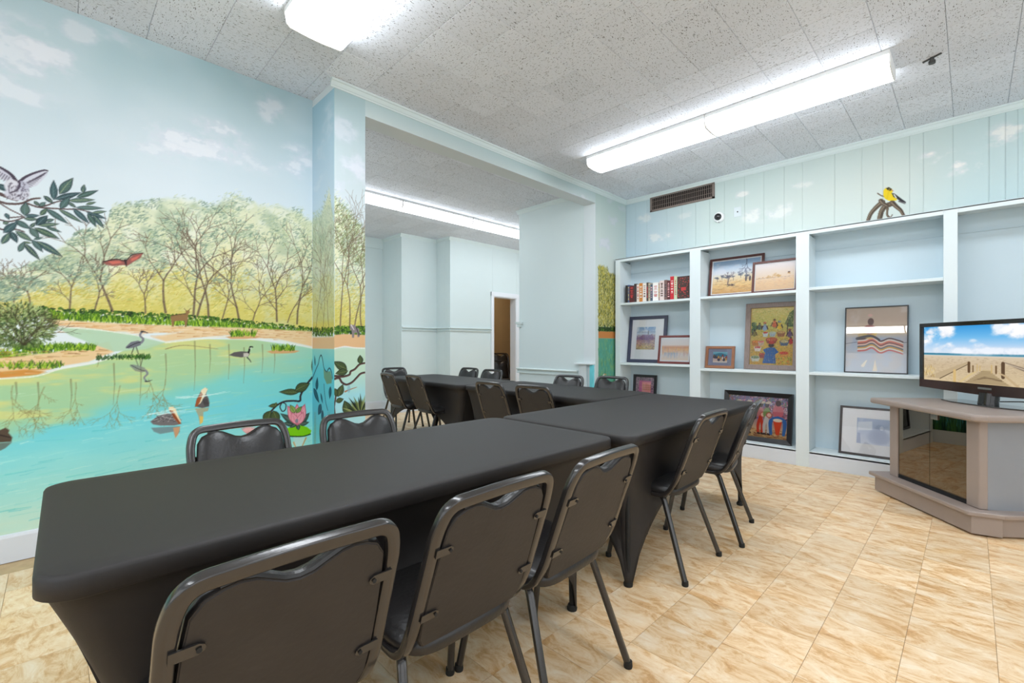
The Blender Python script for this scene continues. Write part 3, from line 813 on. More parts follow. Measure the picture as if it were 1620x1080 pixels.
# ---- leaves of the near branch
BARK = (92, 74, 72)
LF = [(66, 92, 96), (78, 104, 100), (58, 80, 84), (88, 112, 104), (70, 96, 84)]
def Zp(x, y): return M1(x / 6.0, 240 + y / 6.0)
for pts, w in ((((-60, 450), (60, 490), (200, 490), (300, 450), (380, 440)), .006), (((0, 400), (100, 440), (160, 460)), .009), (((260, 490), (360, 525), (470, 535), (640, 545), (740, 545), (860, 575)), .0045), (((360, 525), (440, 510), (520, 480), (580, 465)), .004),
               (((0, 490), (100, 550), (200, 600), (240, 630)), .003), (((-80, 620), (60, 660), (150, 650), (230, 620)), .004), (((-60, 710), (40, 740), (150, 735), (230, 760)), .0045), (((100, 625), (160, 620), (210, 615)), .003)):
    cv.path([Zp(*p) for p in pts], w, w * .6, BARK, 1)
leaves = [((510, 450), (510, 280), 36), ((570, 395), (685, 258), 48), ((530, 450), (755, 390), 34), ((660, 465), (885, 455), 30), ((735, 430), (920, 370), 30), ((785, 385), (800, 315), 24),
          ((575, 535), (660, 430), 36), ((650, 480), (720, 528), 20), ((730, 530), (970, 535), 28), ((820, 500), (905, 478), 16), ((700, 545), (838, 672), 34), ((565, 550), (775, 668), 28), ((830, 575), (1000, 632), 26), ((880, 580), (1005, 565), 20), ((835, 590), (908, 705), 30), ((890, 605), (980, 718), 30),
          ((445, 545), (635, 675), 34), ((420, 420), (505, 490), 26), ((235, 600), (245, 485), 42), ((385, 600), (445, 540), 24), ((245, 610), (370, 605), 22), ((235, 635), (355, 640), 24), ((350, 695), (445, 610), 42), ((375, 700), (550, 685), 26), ((440, 715), (575, 760), 20), ((440, 660), (510, 640), 20),
          ((150, 655), (285, 730), 34), ((290, 715), (335, 675), 18), ((290, 725), (365, 820), 36), ((335, 725), (550, 820), 38), ((40, 765), (160, 670), 38), ((20, 870), (100, 765), 30), ((105, 760), (160, 858), 32), ((155, 755), (300, 845), 34), ((325, 830), (400, 815), 14), ((360, 855), (578, 985), 40), ((310, 840), (400, 945), 30), ((235, 875), (370, 1018), 30), ((180, 945), (230, 855), 26), ((230, 860), (295, 865), 14),
          ((55, 585), (85, 640), 20), ((30, 680), (80, 670), 20), ((-20, 310), (85, 375), 36), ((-90, 350), (-10, 330), 30), ((-120, 500), (-30, 440), 34), ((-150, 620), (-60, 560), 30), ((-160, 760), (-60, 700), 30), ((325, 470), (375, 515), 20), ((380, 515), (430, 480), 22)]
for k, (p, q, w) in enumerate(leaves):
    cv.leaf(Zp(*p), Zp(*q), w / 6.0 * (M1(1, 0)[0] - M1(0, 0)[0]) * 1.05, LF[k % 5], (150, 166, 130) if k % 2 else (110, 136, 140), (30, 42, 50))
# pale owl landing on the branch
INK = (74, 66, 80)
wing = [(180, 290), (240, 240), (330, 200), (420, 175), (452, 182), (450, 215), (400, 270), (350, 320), (290, 340), (240, 320)]
cv.poly([Zp(*p) for p in wing], (206, 208, 220))
cv.path([Zp(*p) for p in wing[:5]], .006, .003, INK, 1)
for k in range(11):
    t = k / 10
    cv.path([Zp(230 + 150 * t, 300 - 70 * t), Zp(290 + 155 * t, 335 - 140 * t)], .0022, .0016, INK, .8)
cv.path([Zp(*p) for p in ((200, 330), (290, 280), (380, 230), (430, 200))], .002, .002, INK, .8)
wing2 = [(160, 290), (110, 220), (40, 170), (-20, 140), (-90, 120), (-120, 150), (-60, 230), (0, 250), (70, 280), (100, 300)]
cv.poly([Zp(*p) for p in wing2], (200, 200, 214)); cv.path([Zp(*p) for p in wing2[:5]], .008, .004, INK, 1)
for k in range(9): cv.path([Zp(90 - 22 * k, 240 - 12 * k), Zp(60 - 24 * k, 290 - 14 * k)], .002, .0014, INK, .8)
cv.ell(Zp(120, 330), .032, .038, 0, (214, 214, 222)); cv.ell(Zp(165, 400), .05, .036, .3, (204, 204, 216)); cv.ell(Zp(220, 330), .024, .03, 0, (190, 190, 206))
for k in range(70):
    x, y = r_.uniform(70, 270), r_.uniform(290, 460)
    cv.seg(Zp(x, y), Zp(x + r_.uniform(-16, 16), y + r_.uniform(4, 22)), .002, .001, INK, .7)
cv.path([Zp(*p) for p in ((180, 280), (185, 330), (150, 370), (90, 390))], .004, .002, INK, .9)
# red hawk
HK = lambda x, y: M1(x / 2.7, 240 + y / 2.7)
cv.poly([HK(*p) for p in ((440, 470), (480, 460), (525, 462), (545, 462), (570, 440), (612, 432), (598, 455), (570, 470), (545, 486), (525, 484), (480, 488), (455, 482))], (150, 92, 84))
cv.poly([HK(*p) for p in ((460, 468), (510, 466), (522, 474), (480, 480))], (206, 110, 96)); cv.poly([HK(*p) for p in ((560, 456), (600, 440), (585, 458), (560, 468))], (206, 110, 96))
cv.path([HK(440, 470), HK(500, 458), HK(535, 466), HK(565, 440), HK(612, 432)], .003, .002, (58, 42, 44), 1)
cv.seg(HK(535, 464), HK(540, 490), .007, .002, (60, 44, 46))
# deer
cv.poly([HK(*p) for p in ((730, 700), (765, 696), (790, 694), (796, 678), (806, 676), (812, 684), (804, 694), (802, 716), (796, 748), (790, 748), (788, 722), (760, 722), (744, 724), (742, 746), (734, 746), (732, 720), (728, 712))], (146, 112, 74))
cv.path([HK(796, 680), HK(786, 668)], .002, .001, (90, 66, 44)); cv.path([HK(806, 678), HK(814, 668)], .002, .001, (90, 66, 44))
cv.path([HK(732, 700), HK(765, 694), HK(792, 692)], .0025, .0025, (74, 54, 36), .8)
# heron and its reflection
for sg, y0 in ((1, 0), (-1, 0)):
    if sg == 1: h = lambda x, y: M1(x / 2.7, 240 + y / 2.7); al = 1
    else: h = lambda x, y: M1((x + 18) / 2.7, 240 + (1748 - y) / 2.7); al = .6
    cv.poly([h(*p) for p in ((536, 834), (560, 812), (590, 806), (606, 812), (600, 826), (572, 836), (548, 840))], (110, 112, 122), al)
    cv.path([h(604, 815), h(612, 800), (h(598, 784)), h(606, 770)], .006, .004, (126, 128, 138), al)
    cv.path([h(604, 768), h(616, 768), h(632, 774)], .005, .001, (60, 60, 66), al)
    cv.path([h(540, 838), h(575, 820), h(600, 812)], .002, .002, (50, 52, 60), al)
    cv.seg(h(572, 836), h(562, 862), .002, .002, (60, 56, 50), al); cv.seg(h(582, 834), h(592, 864), .002, .002, (60, 56, 50), al)
# goose
cv.poly([HK(*p) for p in ((978, 868), (1000, 856), (1030, 852), (1058, 854), (1068, 862), (1060, 874), (1030, 878), (1000, 874))], (92, 88, 88)); cv.poly([HK(*p) for p in ((1040, 860), (1066, 858), (1060, 874), (1040, 876))], (196, 190, 180))
cv.path([HK(1062, 858), HK(1066, 842), HK(1070, 832), HK(1080, 834)], .006, .003, (30, 30, 32)); cv.seg(HK(1068, 838), HK(1074, 842), .003, .002, (230, 230, 226))
cv.path([HK(1056, 878), HK(1066, 888), HK(1072, 898)], .004, .002, (50, 60, 62), .8)
# pelicans (coordinates in photo pixels, 2.25x crop)
PL = lambda x, y: M1(x / 2.25, 600 + y / 2.25)
cv.poly([PL(*p) for p in ((535, 150), (560, 132), (590, 120), (615, 124), (640, 140), (646, 158), (620, 164), (570, 164), (545, 160))], (116, 112, 114))
for k in range(26):
    x = 545 + k * 3.6; cv.seg(PL(x, 150 - (k % 5) * 5), PL(x + 14, 146 - (k % 4) * 6), .0022, .001, ((70, 66, 70), (176, 172, 172))[k % 2], .9)
cv.poly([PL(*p) for p in ((600, 98), (616, 97), (626, 106), (632, 124), (644, 150), (640, 158), (618, 128), (602, 112))], (240, 226, 186))
cv.poly([PL(*p) for p in ((604, 110), (616, 112), (644, 156), (638, 160), (618, 136))], (170, 92, 52)); cv.seg(PL(606, 112), PL(640, 156), .003, .002, (110, 60, 40))
cv.poly([PL(*p) for p in ((538, 172), (640, 166), (640, 186), (625, 206), (618, 186), (570, 194), (548, 186))], (112, 124, 130), .75)
cv.poly([PL(*p) for p in ((616, 172), (642, 168), (634, 196), (624, 210))], (226, 160, 110), .8)
cv.poly([PL(*p) for p in ((694, 96), (700, 70), (716, 40), (730, 30), (738, 32), (734, 52), (742, 66), (746, 84), (744, 96), (720, 102))], (96, 92, 92))
cv.poly([PL(*p) for p in ((716, 38), (730, 28), (740, 34), (728, 60), (714, 84), (706, 90))], (236, 224, 190)); cv.poly([PL(*p) for p in ((694, 98), (700, 72), (716, 46), (722, 52), (712, 80), (702, 96))], (160, 88, 50))
for k in range(12): cv.seg(PL(722 + k * 1.6, 70 + (k % 3) * 6), PL(728 + k * 1.4, 88 + (k % 3) * 4), .0022, .001, (60, 56, 58), .8)
cv.poly([PL(*p) for p in ((694, 104), (744, 100), (740, 112), (724, 116), (722, 150), (712, 160), (706, 130))], (180, 150, 110), .7); cv.poly([PL(*p) for p in ((710, 130), (724, 132), (722, 152), (712, 160))], (236, 196, 96), .9)
for u0 in (560, 680): ripple(cv, PL(u0 - 60, 0)[0], PL(u0 + 60, 0)[0], PL(0, 168 if u0 == 560 else 106)[1] - .01, PL(0, 160 if u0 == 560 else 98)[1], 12, ((230, 246, 244),), u0, al=(.5, .8), w=.002)
# duck at the left edge
cv.poly([PL(*p) for p in ((-40, 200), (0, 180), (20, 172), (34, 180), (30, 190), (44, 206), (40, 222), (0, 224), (-40, 226))], (86, 72, 60)); cv.seg(PL(0, 198), PL(36, 206), .003, .002, (40, 34, 32)); cv.poly([PL(*p) for p in ((-40, 228), (42, 224), (20, 244), (0, 254), (-40, 256))], (92, 84, 76), .7)
# water lily and lotus on its pad
V = lambda x, y: M1(260 + x / 4.263, 540 + y / 4.263)
for k in range(9):
    t = -1.2 + k * .3
    cv.leaf(V(570, 625), V(570 + 52 * math.sin(t), 600 - 34 * math.cos(t)), .006, (246, 196, 196), None, (170, 90, 90))
cv.poly([V(*p) for p in ((800, 600), (850, 575), (900, 560), (960, 575), (992, 600), (984, 625), (930, 638), (880, 642), (830, 632))], (130, 204, 20)); cv.path([V(*p) for p in ((800, 604), (830, 634), (880, 640), (940, 638), (986, 624))], .004, .004, (20, 46, 16), 1)
cv.poly([V(*p) for p in ((870, 645), (960, 645), (940, 700), (880, 710))], (214, 226, 222), .6); cv.seg(V(872, 680), V(886, 712), .006, .004, (206, 170, 120)); cv.seg(V(955, 650), V(930, 705), .006, .004, (196, 160, 106))
for p, q, w in (((880, 560), (805, 550), .018), ((890, 555), (790, 490), .022), ((900, 560), (905, 595), .014), ((915, 555), (975, 485), .022), ((915, 560), (972, 545), .016), ((895, 550), (850, 580), .014)): cv.leaf(V(*p), V(*q), w, (62, 84, 76), (130, 146, 130), (22, 30, 30))
for p, q, w in (((895, 555), (835, 440), .03), ((900, 560), (945, 430), .034), ((895, 560), (895, 430), .034), ((890, 555), (860, 480), .022), ((905, 555), (935, 480), .024)): cv.leaf(V(*p), V(*q), w, (238, 158, 170), (206, 110, 130), (190, 90, 110))
cv.leaf(V(880, 480), V(850, 430), .018, (150, 176, 90), (60, 80, 40), (40, 56, 30)); cv.leaf(V(890, 480), V(925, 440), .016, (130, 160, 80), (60, 80, 40), (40, 56, 30)); cv.ell(V(893, 535), .012, .016, 0, (120, 126, 140), .8)
# vine on this wall
VINE = (52, 44, 50)
cv.path([V(*p) for p in ((720, 470), (760, 430), (810, 405), (870, 400), (915, 400), (920, 360), (960, 290), (1000, 240))], .006, .0075, VINE, 1)
cv.path([V(*p) for p in ((795, 410), (780, 440), (795, 470), (815, 460), (820, 425), (800, 412))], .004, .003, VINE, 1)
for p, q, w in (((905, 340), (782, 340), .022), ((885, 330), (975, 285), .034), ((715, 470), (680, 555), .034), ((735, 470), (765, 555), .03), ((760, 430), (705, 435), .014), ((750, 430), (755, 412), .01), ((1000, 200), (1010, 95), .012)): cv.leaf(V(*p), V(*q), w, (70, 84, 50), (124, 130, 80), (28, 32, 28))
cv.mesh('mural', lambda A, Z: (A, YM + 0 * A, Z), M_MURAL, wall_left, 0.93)

# plain continuation of the painting beyond the camera's left
cs = Canvas(-3.0, -1.2, 0.154, H - 0.002, 0.03)
grad(cs, [(0.15, (200, 229, 208)), (0.4, (136, 216, 214)), (0.7, (112, 207, 218)), (0.95, (168, 206, 170)), (1.0, (214, 170, 110)), (1.05, (110, 150, 50)), (1.15, (70, 100, 44)), (1.3, (204, 194, 80)), (1.55, (206, 214, 160)), (1.7, (220, 231, 236)), (2.25, (213, 226, 234)), (2.6, (200, 217, 225)), (3.2, (174, 204, 212))], 0.05 * (fbm(cs.A * 5, cs.Z * 5, 8, 3) - .5))
cs.mesh('mural_end', lambda A, Z: (A, YM + 0 * A, Z), M_MURAL, wall_left, 0.93)

# ---- the return (jog): coordinates are Y (towards the wall) and Z
cj = Canvas(YP, YM, 0.154, H - 0.06, 0.0045)
grad(cj, [(s[0], tuple(np.array(s[1]) - (12, 4, -4))) for s in SKY])
q = [MJ(520, 190), MJ(510, 240), MJ(505, 290)]
clouds(cj, [(q[0][0], q[0][1], .12, .12, .5), (q[1][0], q[1][1], .1, .1, .5), (q[2][0], q[2][1], .14, .06, .4)], (216, 230, 240), 13)
topj = line_fn(sorted([MJ(495, 345), MJ(508, 335), MJ(515, 318), MJ(521, 296), MJ(527, 345)])); botj = line_fn(sorted([MJ(495, 522), MJ(527, 524)]))
foliage_mass(cj, topj, botj, 2600, YP, YM, 61)
cj.put(0.35 * smooth(cj.Z, 1.35, 1.4) * (1 - smooth(cj.Z, 2.2, 2.3)), (176, 200, 190))
for k, u in enumerate((500, 511, 520)):
    x, z = MJ(u, 522); tree(cj, x, z, .85, .05 * (k - 1), .005, 4, seed=200 + k, al=.6)
def wj(cvx, mapf, u0, u1, ub, seed):
    rr = np.random.default_rng(seed)
    for k in range(320):
        u = rr.uniform(u0, u1); x, z = mapf(u, ub + rr.uniform(-6, 7)); cvx.ell((x, z), rr.uniform(.004, .011), rr.uniform(.004, .010), 0, [(42, 74, 34), (60, 98, 38), (110, 150, 44), (34, 60, 34), (90, 130, 40)][rr.integers(5)], .85)
wj(cj, MJ, 495, 527, 524, 3)
zs_ = MJ(510, 533)[1]; zw_ = MJ(510, 551)[1]
sm = smooth(cj.Z, zw_ - .006, zw_) * (1 - smooth(cj.Z, zs_ - .01, zs_ + .01)); cj.put(sm, (220, 184, 146))
mwj = 1 - smooth(cj.Z, zw_ - .008, zw_)
Wj = np.zeros(cj.im.shape)
for k in range(3): Wj[..., k] = np.interp(cj.Z + .05 * (fbm(cj.A * 6, cj.Z * 9, 5, 3) - .5), [.15, .4, .7, 1.0, 1.2, 1.3], [(190, 228, 214)[k], (120, 208, 220)[k], (98, 192, 214)[k], (100, 196, 216)[k], (150, 208, 204)[k], (196, 222, 214)[k]])
cj.im = cj.im * (1 - mwj[..., None]) + Wj * mwj[..., None]
VJ = lambda x, y: MJ(400 + x / 6.75, 560 + y / 6.75)
TL = (36, 84, 104)
for p, q_, w in (((680, 380), (690, 255), .024), ((650, 370), (705, 510), .026), ((830, 350), (820, 470), .022), ((730, 540), (700, 640), .03), ((745, 600), (740, 720), .02), ((665, 120), (660, 20), .01), ((725, 420), (745, 520), .012)): cj.leaf(VJ(*p), VJ(*q_), w, TL, (60, 110, 120), (24, 50, 66))
cj.path([VJ(*p) for p in ((640, 250), (675, 160), (700, 100), (712, 40), (730, 12), (745, 60), (760, 150), (790, 190), (800, 170), (820, 150), (840, 190), (850, 260))], .005, .005, (40, 66, 84), .9)
cj.poly([VJ(*p) for p in ((755, 160), (780, 190), (830, 180), (845, 260), (840, 310), (790, 320), (760, 250))], (110, 140, 110), .85)
cj.path([VJ(*p) for p in ((760, 320), (765, 400), (780, 520), (800, 600))], .004, .004, (40, 70, 90), .8)
for x in (655, 668, 800, 815): cj.path([VJ(x, 950), VJ(x + 4, 760), VJ(x + 2, 620)], .005, .002, (120, 130, 96), .8)
cj.mesh('mural_return', lambda A, Z: (XJ + 0 * A, A, Z), M_MURAL, wall_middle, 0.93)

# ---- pier face
cp = Canvas(XJ, 1.713, 0.154, H - 0.06, 0.0035)
SKY2 = [(1.0, (206, 218, 220)), (1.9, (206, 216, 220)), (2.3, (204, 216, 220)), (2.7, (190, 206, 210)), (3.2, (170, 196, 200))]
grad(cp, SKY2)
p1 = [MP(545, 205), MP(560, 260), MP(540, 300), MP(565, 275)]
clouds(cp, [(p[0], p[1], .1, .09, .5) for p in p1], (224, 226, 236), 15, 12)
topp = line_fn([MP(527, 300), MP(535, 318), MP(548, 330), MP(560, 345), MP(578, 362)]); botp = line_fn([MP(527, 520), MP(578, 522)])
foliage_mass(cp, topp, botp, 2600, XJ, 1.713, 63)
for k in range(420):
    x = r_.uniform(XJ, 1.713); b = float(botp(x)); tp = float(topp(x)); q0 = r_.uniform(.6, 1.0); z = b + (tp - b) * q0
    cp.seg((x, z), (x + .012, z + .014), .003, .001, [(84, 100, 62), (120, 132, 80), (150, 160, 100)][r_.integers(3)], .6)
for k, (u, an) in enumerate(((553, 0), (560, .2), (538, -.1), (572, .05))):
    x, z = MP(u, 522); tree(cp, x, z, .95, an, .006, 5, seed=300 + k, al=.8)
wj(cp, MP, 527, 578, 522, 4)
cp.poly([MP(u, v) for u, v in ((527, 530), (545, 528), (578, 530), (578, 550), (560, 549), (545, 547), (527, 552))], (222, 180, 134), 1, .008)
mwp = 1 - smooth(cp.Z, MP(550, 549)[1] - .006, MP(550, 549)[1])
Wp = np.zeros(cp.im.shape)
for k in range(3): Wp[..., k] = np.interp(cp.Z + .06 * (fbm(cp.A * 8, cp.Z * 9, 6, 3) - .5), [.15, .5, .8, 1.0, 1.15, 1.25], [(196, 226, 216)[k], (176, 220, 222)[k], (160, 216, 224)[k], (190, 218, 196)[k], (188, 214, 190)[k], (206, 220, 208)[k]])
cp.im = cp.im * (1 - mwp[..., None]) + Wp * mwp[..., None]
cp.path([MP(527, 552), MP(545, 548), MP(560, 550), MP(578, 551)], .004, .004, (236, 232, 226), .8)
# wolf
WF = lambda x, y: MP(x / 2.7, 240 + y / 2.7)
cp.poly([WF(*p) for p in ((1495, 742), (1500, 736), (1508, 740), (1516, 738), (1520, 748), (1534, 756), (1536, 790), (1528, 792), (1524, 772), (1514, 774), (1512, 794), (1504, 794), (1502, 764), (1494, 756))], (136, 126, 128)); cp.seg(WF(1500, 740), WF(1512, 760), .005, .003, (214, 206, 204)); cp.seg(WF(1522, 750), WF(1534, 784), .004, .003, (60, 56, 60))
VP = lambda x, y: MP(400 + x / 6.75, 560 + y / 6.75)
for pts, w in ((((855, 235), (900, 235), (960, 240), (1030, 220), (1045, 185), (1090, 160), (1140, 110), (1200, 95)), .008), (((860, 270), (920, 255), (950, 300), (1000, 325), (1060, 300), (1110, 250), (1150, 210), (1200, 195)), .008), (((870, 380), (885, 450), (870, 560), (880, 660)), .006), (((850, 240), (860, 280)), .006)):
    cp.path([VP(*p) for p in pts], w, w * .85, (92, 66, 60), 1); cp.path([VP(p[0] - 4, p[1] - 6) for p in pts], w * .25, w * .25, (40, 30, 34), .8)
for p, q_, w in (((1000, 160), (870, 85), .028), ((1010, 180), (890, 205), .024), ((1150, 100), (1145, 15), .022), ((915, 450), (875, 370), .020), ((915, 445), (960, 330), .024), ((890, 505), (965, 480), .018), ((1030, 640), (980, 505), .034), ((1010, 600), (1080, 600), .02)): cp.leaf(VP(*p), VP(*q_), w, (66, 82, 52), (128, 136, 84), (26, 30, 26))
cp.path([VP(985, 400), VP(1030, 380), VP(1110, 352)], .006, .002, (170, 120, 90), 1); cp.ell(VP(1025, 370), .012, .03, 0, (130, 176, 190), .6)
for k in range(26):
    t = -1.5 + k * .12; x0, y0 = 1160, 640; L = 150 + 90 * ((k * 7) % 5) / 5
    cp.leaf(VP(x0, y0), VP(x0 + L * math.sin(t), y0 - L * math.cos(t)), .009, ((54, 66, 46), (96, 110, 60), (140, 150, 96), (30, 38, 32))[k % 4])
cp.mesh('mural_pier', lambda A, Z: (A, YP + 0 * A, Z), M_MURAL, wall_middle, 0.93)

# ---- beam face: sky and low clouds
cb = Canvas(1.713, 4.82, 2.986, H - 0.06, 0.008)
grad(cb, [(2.98, (204, 216, 216)), (3.12, (184, 206, 208))])
cl = [(*on_y(u, v, YP), .12, .05, .8) for u, v in ((600, 215), (645, 228), (690, 245), (720, 258), (760, 272), (800, 284), (840, 296), (875, 305), (905, 312), (925, 316))]
clouds(cb, cl, (226, 230, 234), 19, 13)
cb.mesh('mural_beam', lambda A, Z: (A, YP + 0 * A, Z), M_MURAL, wall_middle, 0.93)

# ---- right pier: sky, an olive tree, bank and water
cr = Canvas(4.82, XW, 0.155, H - 0.06, 0.005)
grad(cr, [(0.8, (204, 216, 214)), (2.2, (206, 216, 212)), (2.8, (196, 210, 206)), (3.2, (182, 204, 200))])
clouds(cr, [(*MP(955, 385), .16, .1, .7), (*MP(970, 350), .12, .08, .5), (*MP(965, 315), .1, .05, .4), (*MP(985, 330), .1, .05, .4)], (214, 216, 226), 23, 9)
x0 = MP(946.5, 500)[0]; x1 = MP(974, 500)[0] + .08
zt = MP(955, 420)[1]; zbk = MP(955, 517)[1]; zsd = MP(955, 524)[1]; zwt = MP(955, 535)[1]; zend = MP(955, 609)[1]
blob = (cr.A > x0) & (cr.A < x1)
def band(za, zb_, col, al=1): cr.put((smooth(cr.Z, za - .006, za + .006) * (1 - smooth(cr.Z, zb_ - .006, zb_ + .006)) * blob) * al, col)
tl = zt + .05 * (fbm(cr.A * 14, cr.Z * 0, 3, 3) - .5) - .35 * np.clip(cr.A - 5.02, 0, 1)
cr.put((smooth(cr.Z, zbk, zbk + .01) * (1 - smooth(cr.Z, tl - .04, tl)) * blob), (164, 158, 92))
rr = np.random.default_rng(9)
for k in range(2600):
    x = rr.uniform(x0, x1); z = rr.uniform(zbk, zt - .02)
    if x > 5.1 and z > zt - .1: continue
    cr.seg((x, z), (x + rr.normal(0, .012), z + rr.uniform(.01, .04)), .005, .002, [(96, 104, 52), (190, 184, 110), (222, 216, 160), (76, 86, 46), (206, 190, 66), (140, 150, 90)][rr.integers(6)], .85)
band(zsd, zbk, (46, 70, 34)); band(zwt, zsd, (196, 130, 72)); band(zend, zwt, (92, 160, 136))
for k in range(260):
    x = rr.uniform(x0, x1); z = rr.uniform(zend, zwt - .01)
    cr.seg((x, z), (x + rr.normal(0, .004), z - rr.uniform(.02, .09)), .007, .003, [(150, 190, 120), (60, 150, 150), (84, 176, 170), (150, 176, 100), (70, 130, 100)][rr.integers(5)], .5)
for k in range(60):
    x = rr.uniform(x0, x1); cr.ell((x, rr.uniform(zsd, zbk + .02)), .01, .012, 0, [(90, 130, 50), (40, 60, 34)][rr.integers(2)], .8)
lowz = (1 - smooth(cr.Z, zend - .03, zend - .02))
cr.put(lowz, (70, 150, 164))
for k in range(120):
    x = rr.uniform(4.83, 5.3); cr.seg((x, .16), (x + rr.normal(0, .02), .16 + rr.uniform(.05, .28)), .007, .002, [(40, 90, 60), (70, 120, 60), (30, 60, 50)][rr.integers(3)], .85)
UPH = .12
cr.poly([(5.0, .62 + UPH), (5.03, .60 + UPH), (5.08, .50 + UPH), (5.10, .40 + UPH), (5.06, .36 + UPH), (5.02, .42 + UPH), (4.99, .52 + UPH)], (222, 212, 206)); cr.path([(5.0, .6 + UPH), (4.98, .66 + UPH), (5.02, .70 + UPH)], .014, .009, (226, 218, 212)); cr.seg((5.02, .82), (5.07, .81), .007, .002, (200, 140, 80)); cr.seg((5.07, .50), (5.07, .3), .004, .004, (90, 60, 60)); cr.seg((5.05, .50), (5.04, .3), .004, .004, (90, 60, 60))
cr.mesh('mural_right_pier', lambda A, Z: (A, YP + 0 * A, Z), M_MURAL, wall_middle, 0.93)
xa, xb = x0, MP(974, 500)[0]
MB().box((xa - .01, YP - .014, zend - .012), (xb + .02, YP, zend + .006)).build('moulding', mat('green_paint', (186, 206, 150), .5), wall_middle, bevel=.003)

# ---- upper bookcase wall: narrow painted boards with the sky, and the goldfinch
YR0, YR1, ZR0 = -0.75, YP, 2.20
cw = Canvas(YR0, YR1, ZR0, H - 0.055, 0.0055)
gx = (cw.A - YR0) / (YR1 - YR0)
base = np.zeros(cw.im.shape)
for k in range(3):
    base[..., k] = np.interp(cw.A, [-.75, 0, .5, 1.2, 2.2, 2.9, 3.3], [(186, 208, 212)[k], (196, 214, 214)[k], (208, 216, 210)[k], (206, 216, 211)[k], (204, 218, 214)[k], (196, 214, 220)[k], (190, 210, 220)[k]])
cw.im = base
cw.put(.35 * smooth(cw.Z, 2.7, 3.1), (190, 212, 212))
WR = lambda u, v: on_x(u, v, XW)
clouds(cw, [(*WR(u, v), ru, rv, al) for u, v, ru, rv, al in ((1480, 248, .12, .06, 1), (1525, 262, .12, .08, 1), (1590, 215, .12, .1, .8), (1200, 340, .16, .08, .7), (1240, 335, .12, .08, .6), (1172, 308, .08, .04, .8), (1270, 290, .1, .05, .5), (1040, 375, .2, .06, .6), (1085, 340, .1, .05, .4), (1020, 345, .1, .06, .5))], (240, 238, 234), 29, 11)
Gf = lambda x, y: WR(1300 + x / 3.6, 260 + y / 3.6)
BK = (92, 78, 64)
for pts, w0, w1 in ((((345, 215), (310, 245), (280, 280), (262, 325)), .022, .014), (((395, 225), (360, 240), (340, 270), (328, 315)), .024, .018), (((400, 215), (425, 240), (450, 262), (466, 290)), .018, .01), (((375, 250), (372, 285), (384, 300)), .009, .006), (((376, 298), (392, 300), (402, 286)), .005, .003), (((318, 164), (340, 178), (370, 186)), .004, .004), (((335, 205), (350, 222), (375, 235)), .016, .014)):
    cw.path([Gf(*p) for p in pts], w0, w1, BK, 1)
    for o_ in (-.35, .1, .5):
        cw.path([(Gf(*p)[0] + w0 * o_, Gf(*p)[1]) for p in pts], w0 * .12, w1 * .1, (150, 132, 112) if o_ > 0 else (50, 42, 38), .8)
cw.poly([Gf(*p) for p in ((350, 150), (362, 135), (382, 130), (400, 140), (404, 156), (398, 165), (410, 180), (430, 196), (424, 206), (405, 206), (380, 206), (360, 195), (350, 175))], (232, 200, 30))
cw.poly([Gf(*p) for p in ((366, 136), (382, 129), (400, 140), (392, 150), (376, 146))], (40, 36, 34)); cw.ell(Gf(388, 150), .004, .004, 0, (30, 28, 28)); cw.seg(Gf(400, 148), Gf(406, 150), .005, .003, (200, 120, 70))
cw.poly([Gf(*p) for p in ((398, 163), (415, 166), (440, 185), (480, 214), (478, 220), (450, 212), (430, 196), (408, 184))], (48, 46, 50)); cw.path([Gf(412, 172), Gf(424, 190)], .004, .004, (226, 224, 214)); cw.path([Gf(440, 210), Gf(474, 224)], .005, .003, (90, 84, 84))
cw.seg(Gf(385, 140), Gf(372, 196), .006, .006, (214, 182, 24), .5)
# cut the painting into boards
cuts = [YR0]; y = YR0; rb = random.Random(4)
edges = sorted([WR(u, 300)[0] for u in (1364, 1397, 1439, 1461, 1508, 1565, 1611)] + [-.45, -.2])
yy = edges[-1]
while yy < YR1 - .3:
    yy += rb.choice((.17, .22, .28, .2)); edges.append(yy)
edges = [YR0] + [e for e in edges if YR0 + .05 < e < YR1 - .05] + [YR1]
for k in range(len(edges) - 1):
    i0 = int(np.searchsorted(cw.a, edges[k])); i1 = int(np.searchsorted(cw.a, edges[k + 1])) + 1
    i1 = min(i1, cw.nx)
    sub = Canvas.__new__(Canvas)
    sub.a = cw.a[i0:i1].copy(); sub.a[0] = edges[k] + .0004; sub.a[-1] = edges[k + 1] - .0004
    # a folded lip at both sides gives the board its thickness
    sub.a = np.concatenate([[sub.a[0]], sub.a, [sub.a[-1]]])
    sub.z = cw.z; sub.nx = len(sub.a); sub.nz = cw.nz; sub.res = cw.res
    sub.A, sub.Z = np.meshgrid(sub.a, sub.z)
    im = cw.im[:, i0:i1]; sub.im = np.concatenate([im[:, :1], im, im[:, -1:]], 1)
    dep = np.zeros(sub.A.shape); dep[:, 0] = .0018; dep[:, -1] = .0018; dep[:, 1] = .0006; dep[:, -2] = .0006
    sub.mesh('wall_board', lambda A, Z: (XW + dep, A, Z), M_MURAL, wall_right, 0.93)

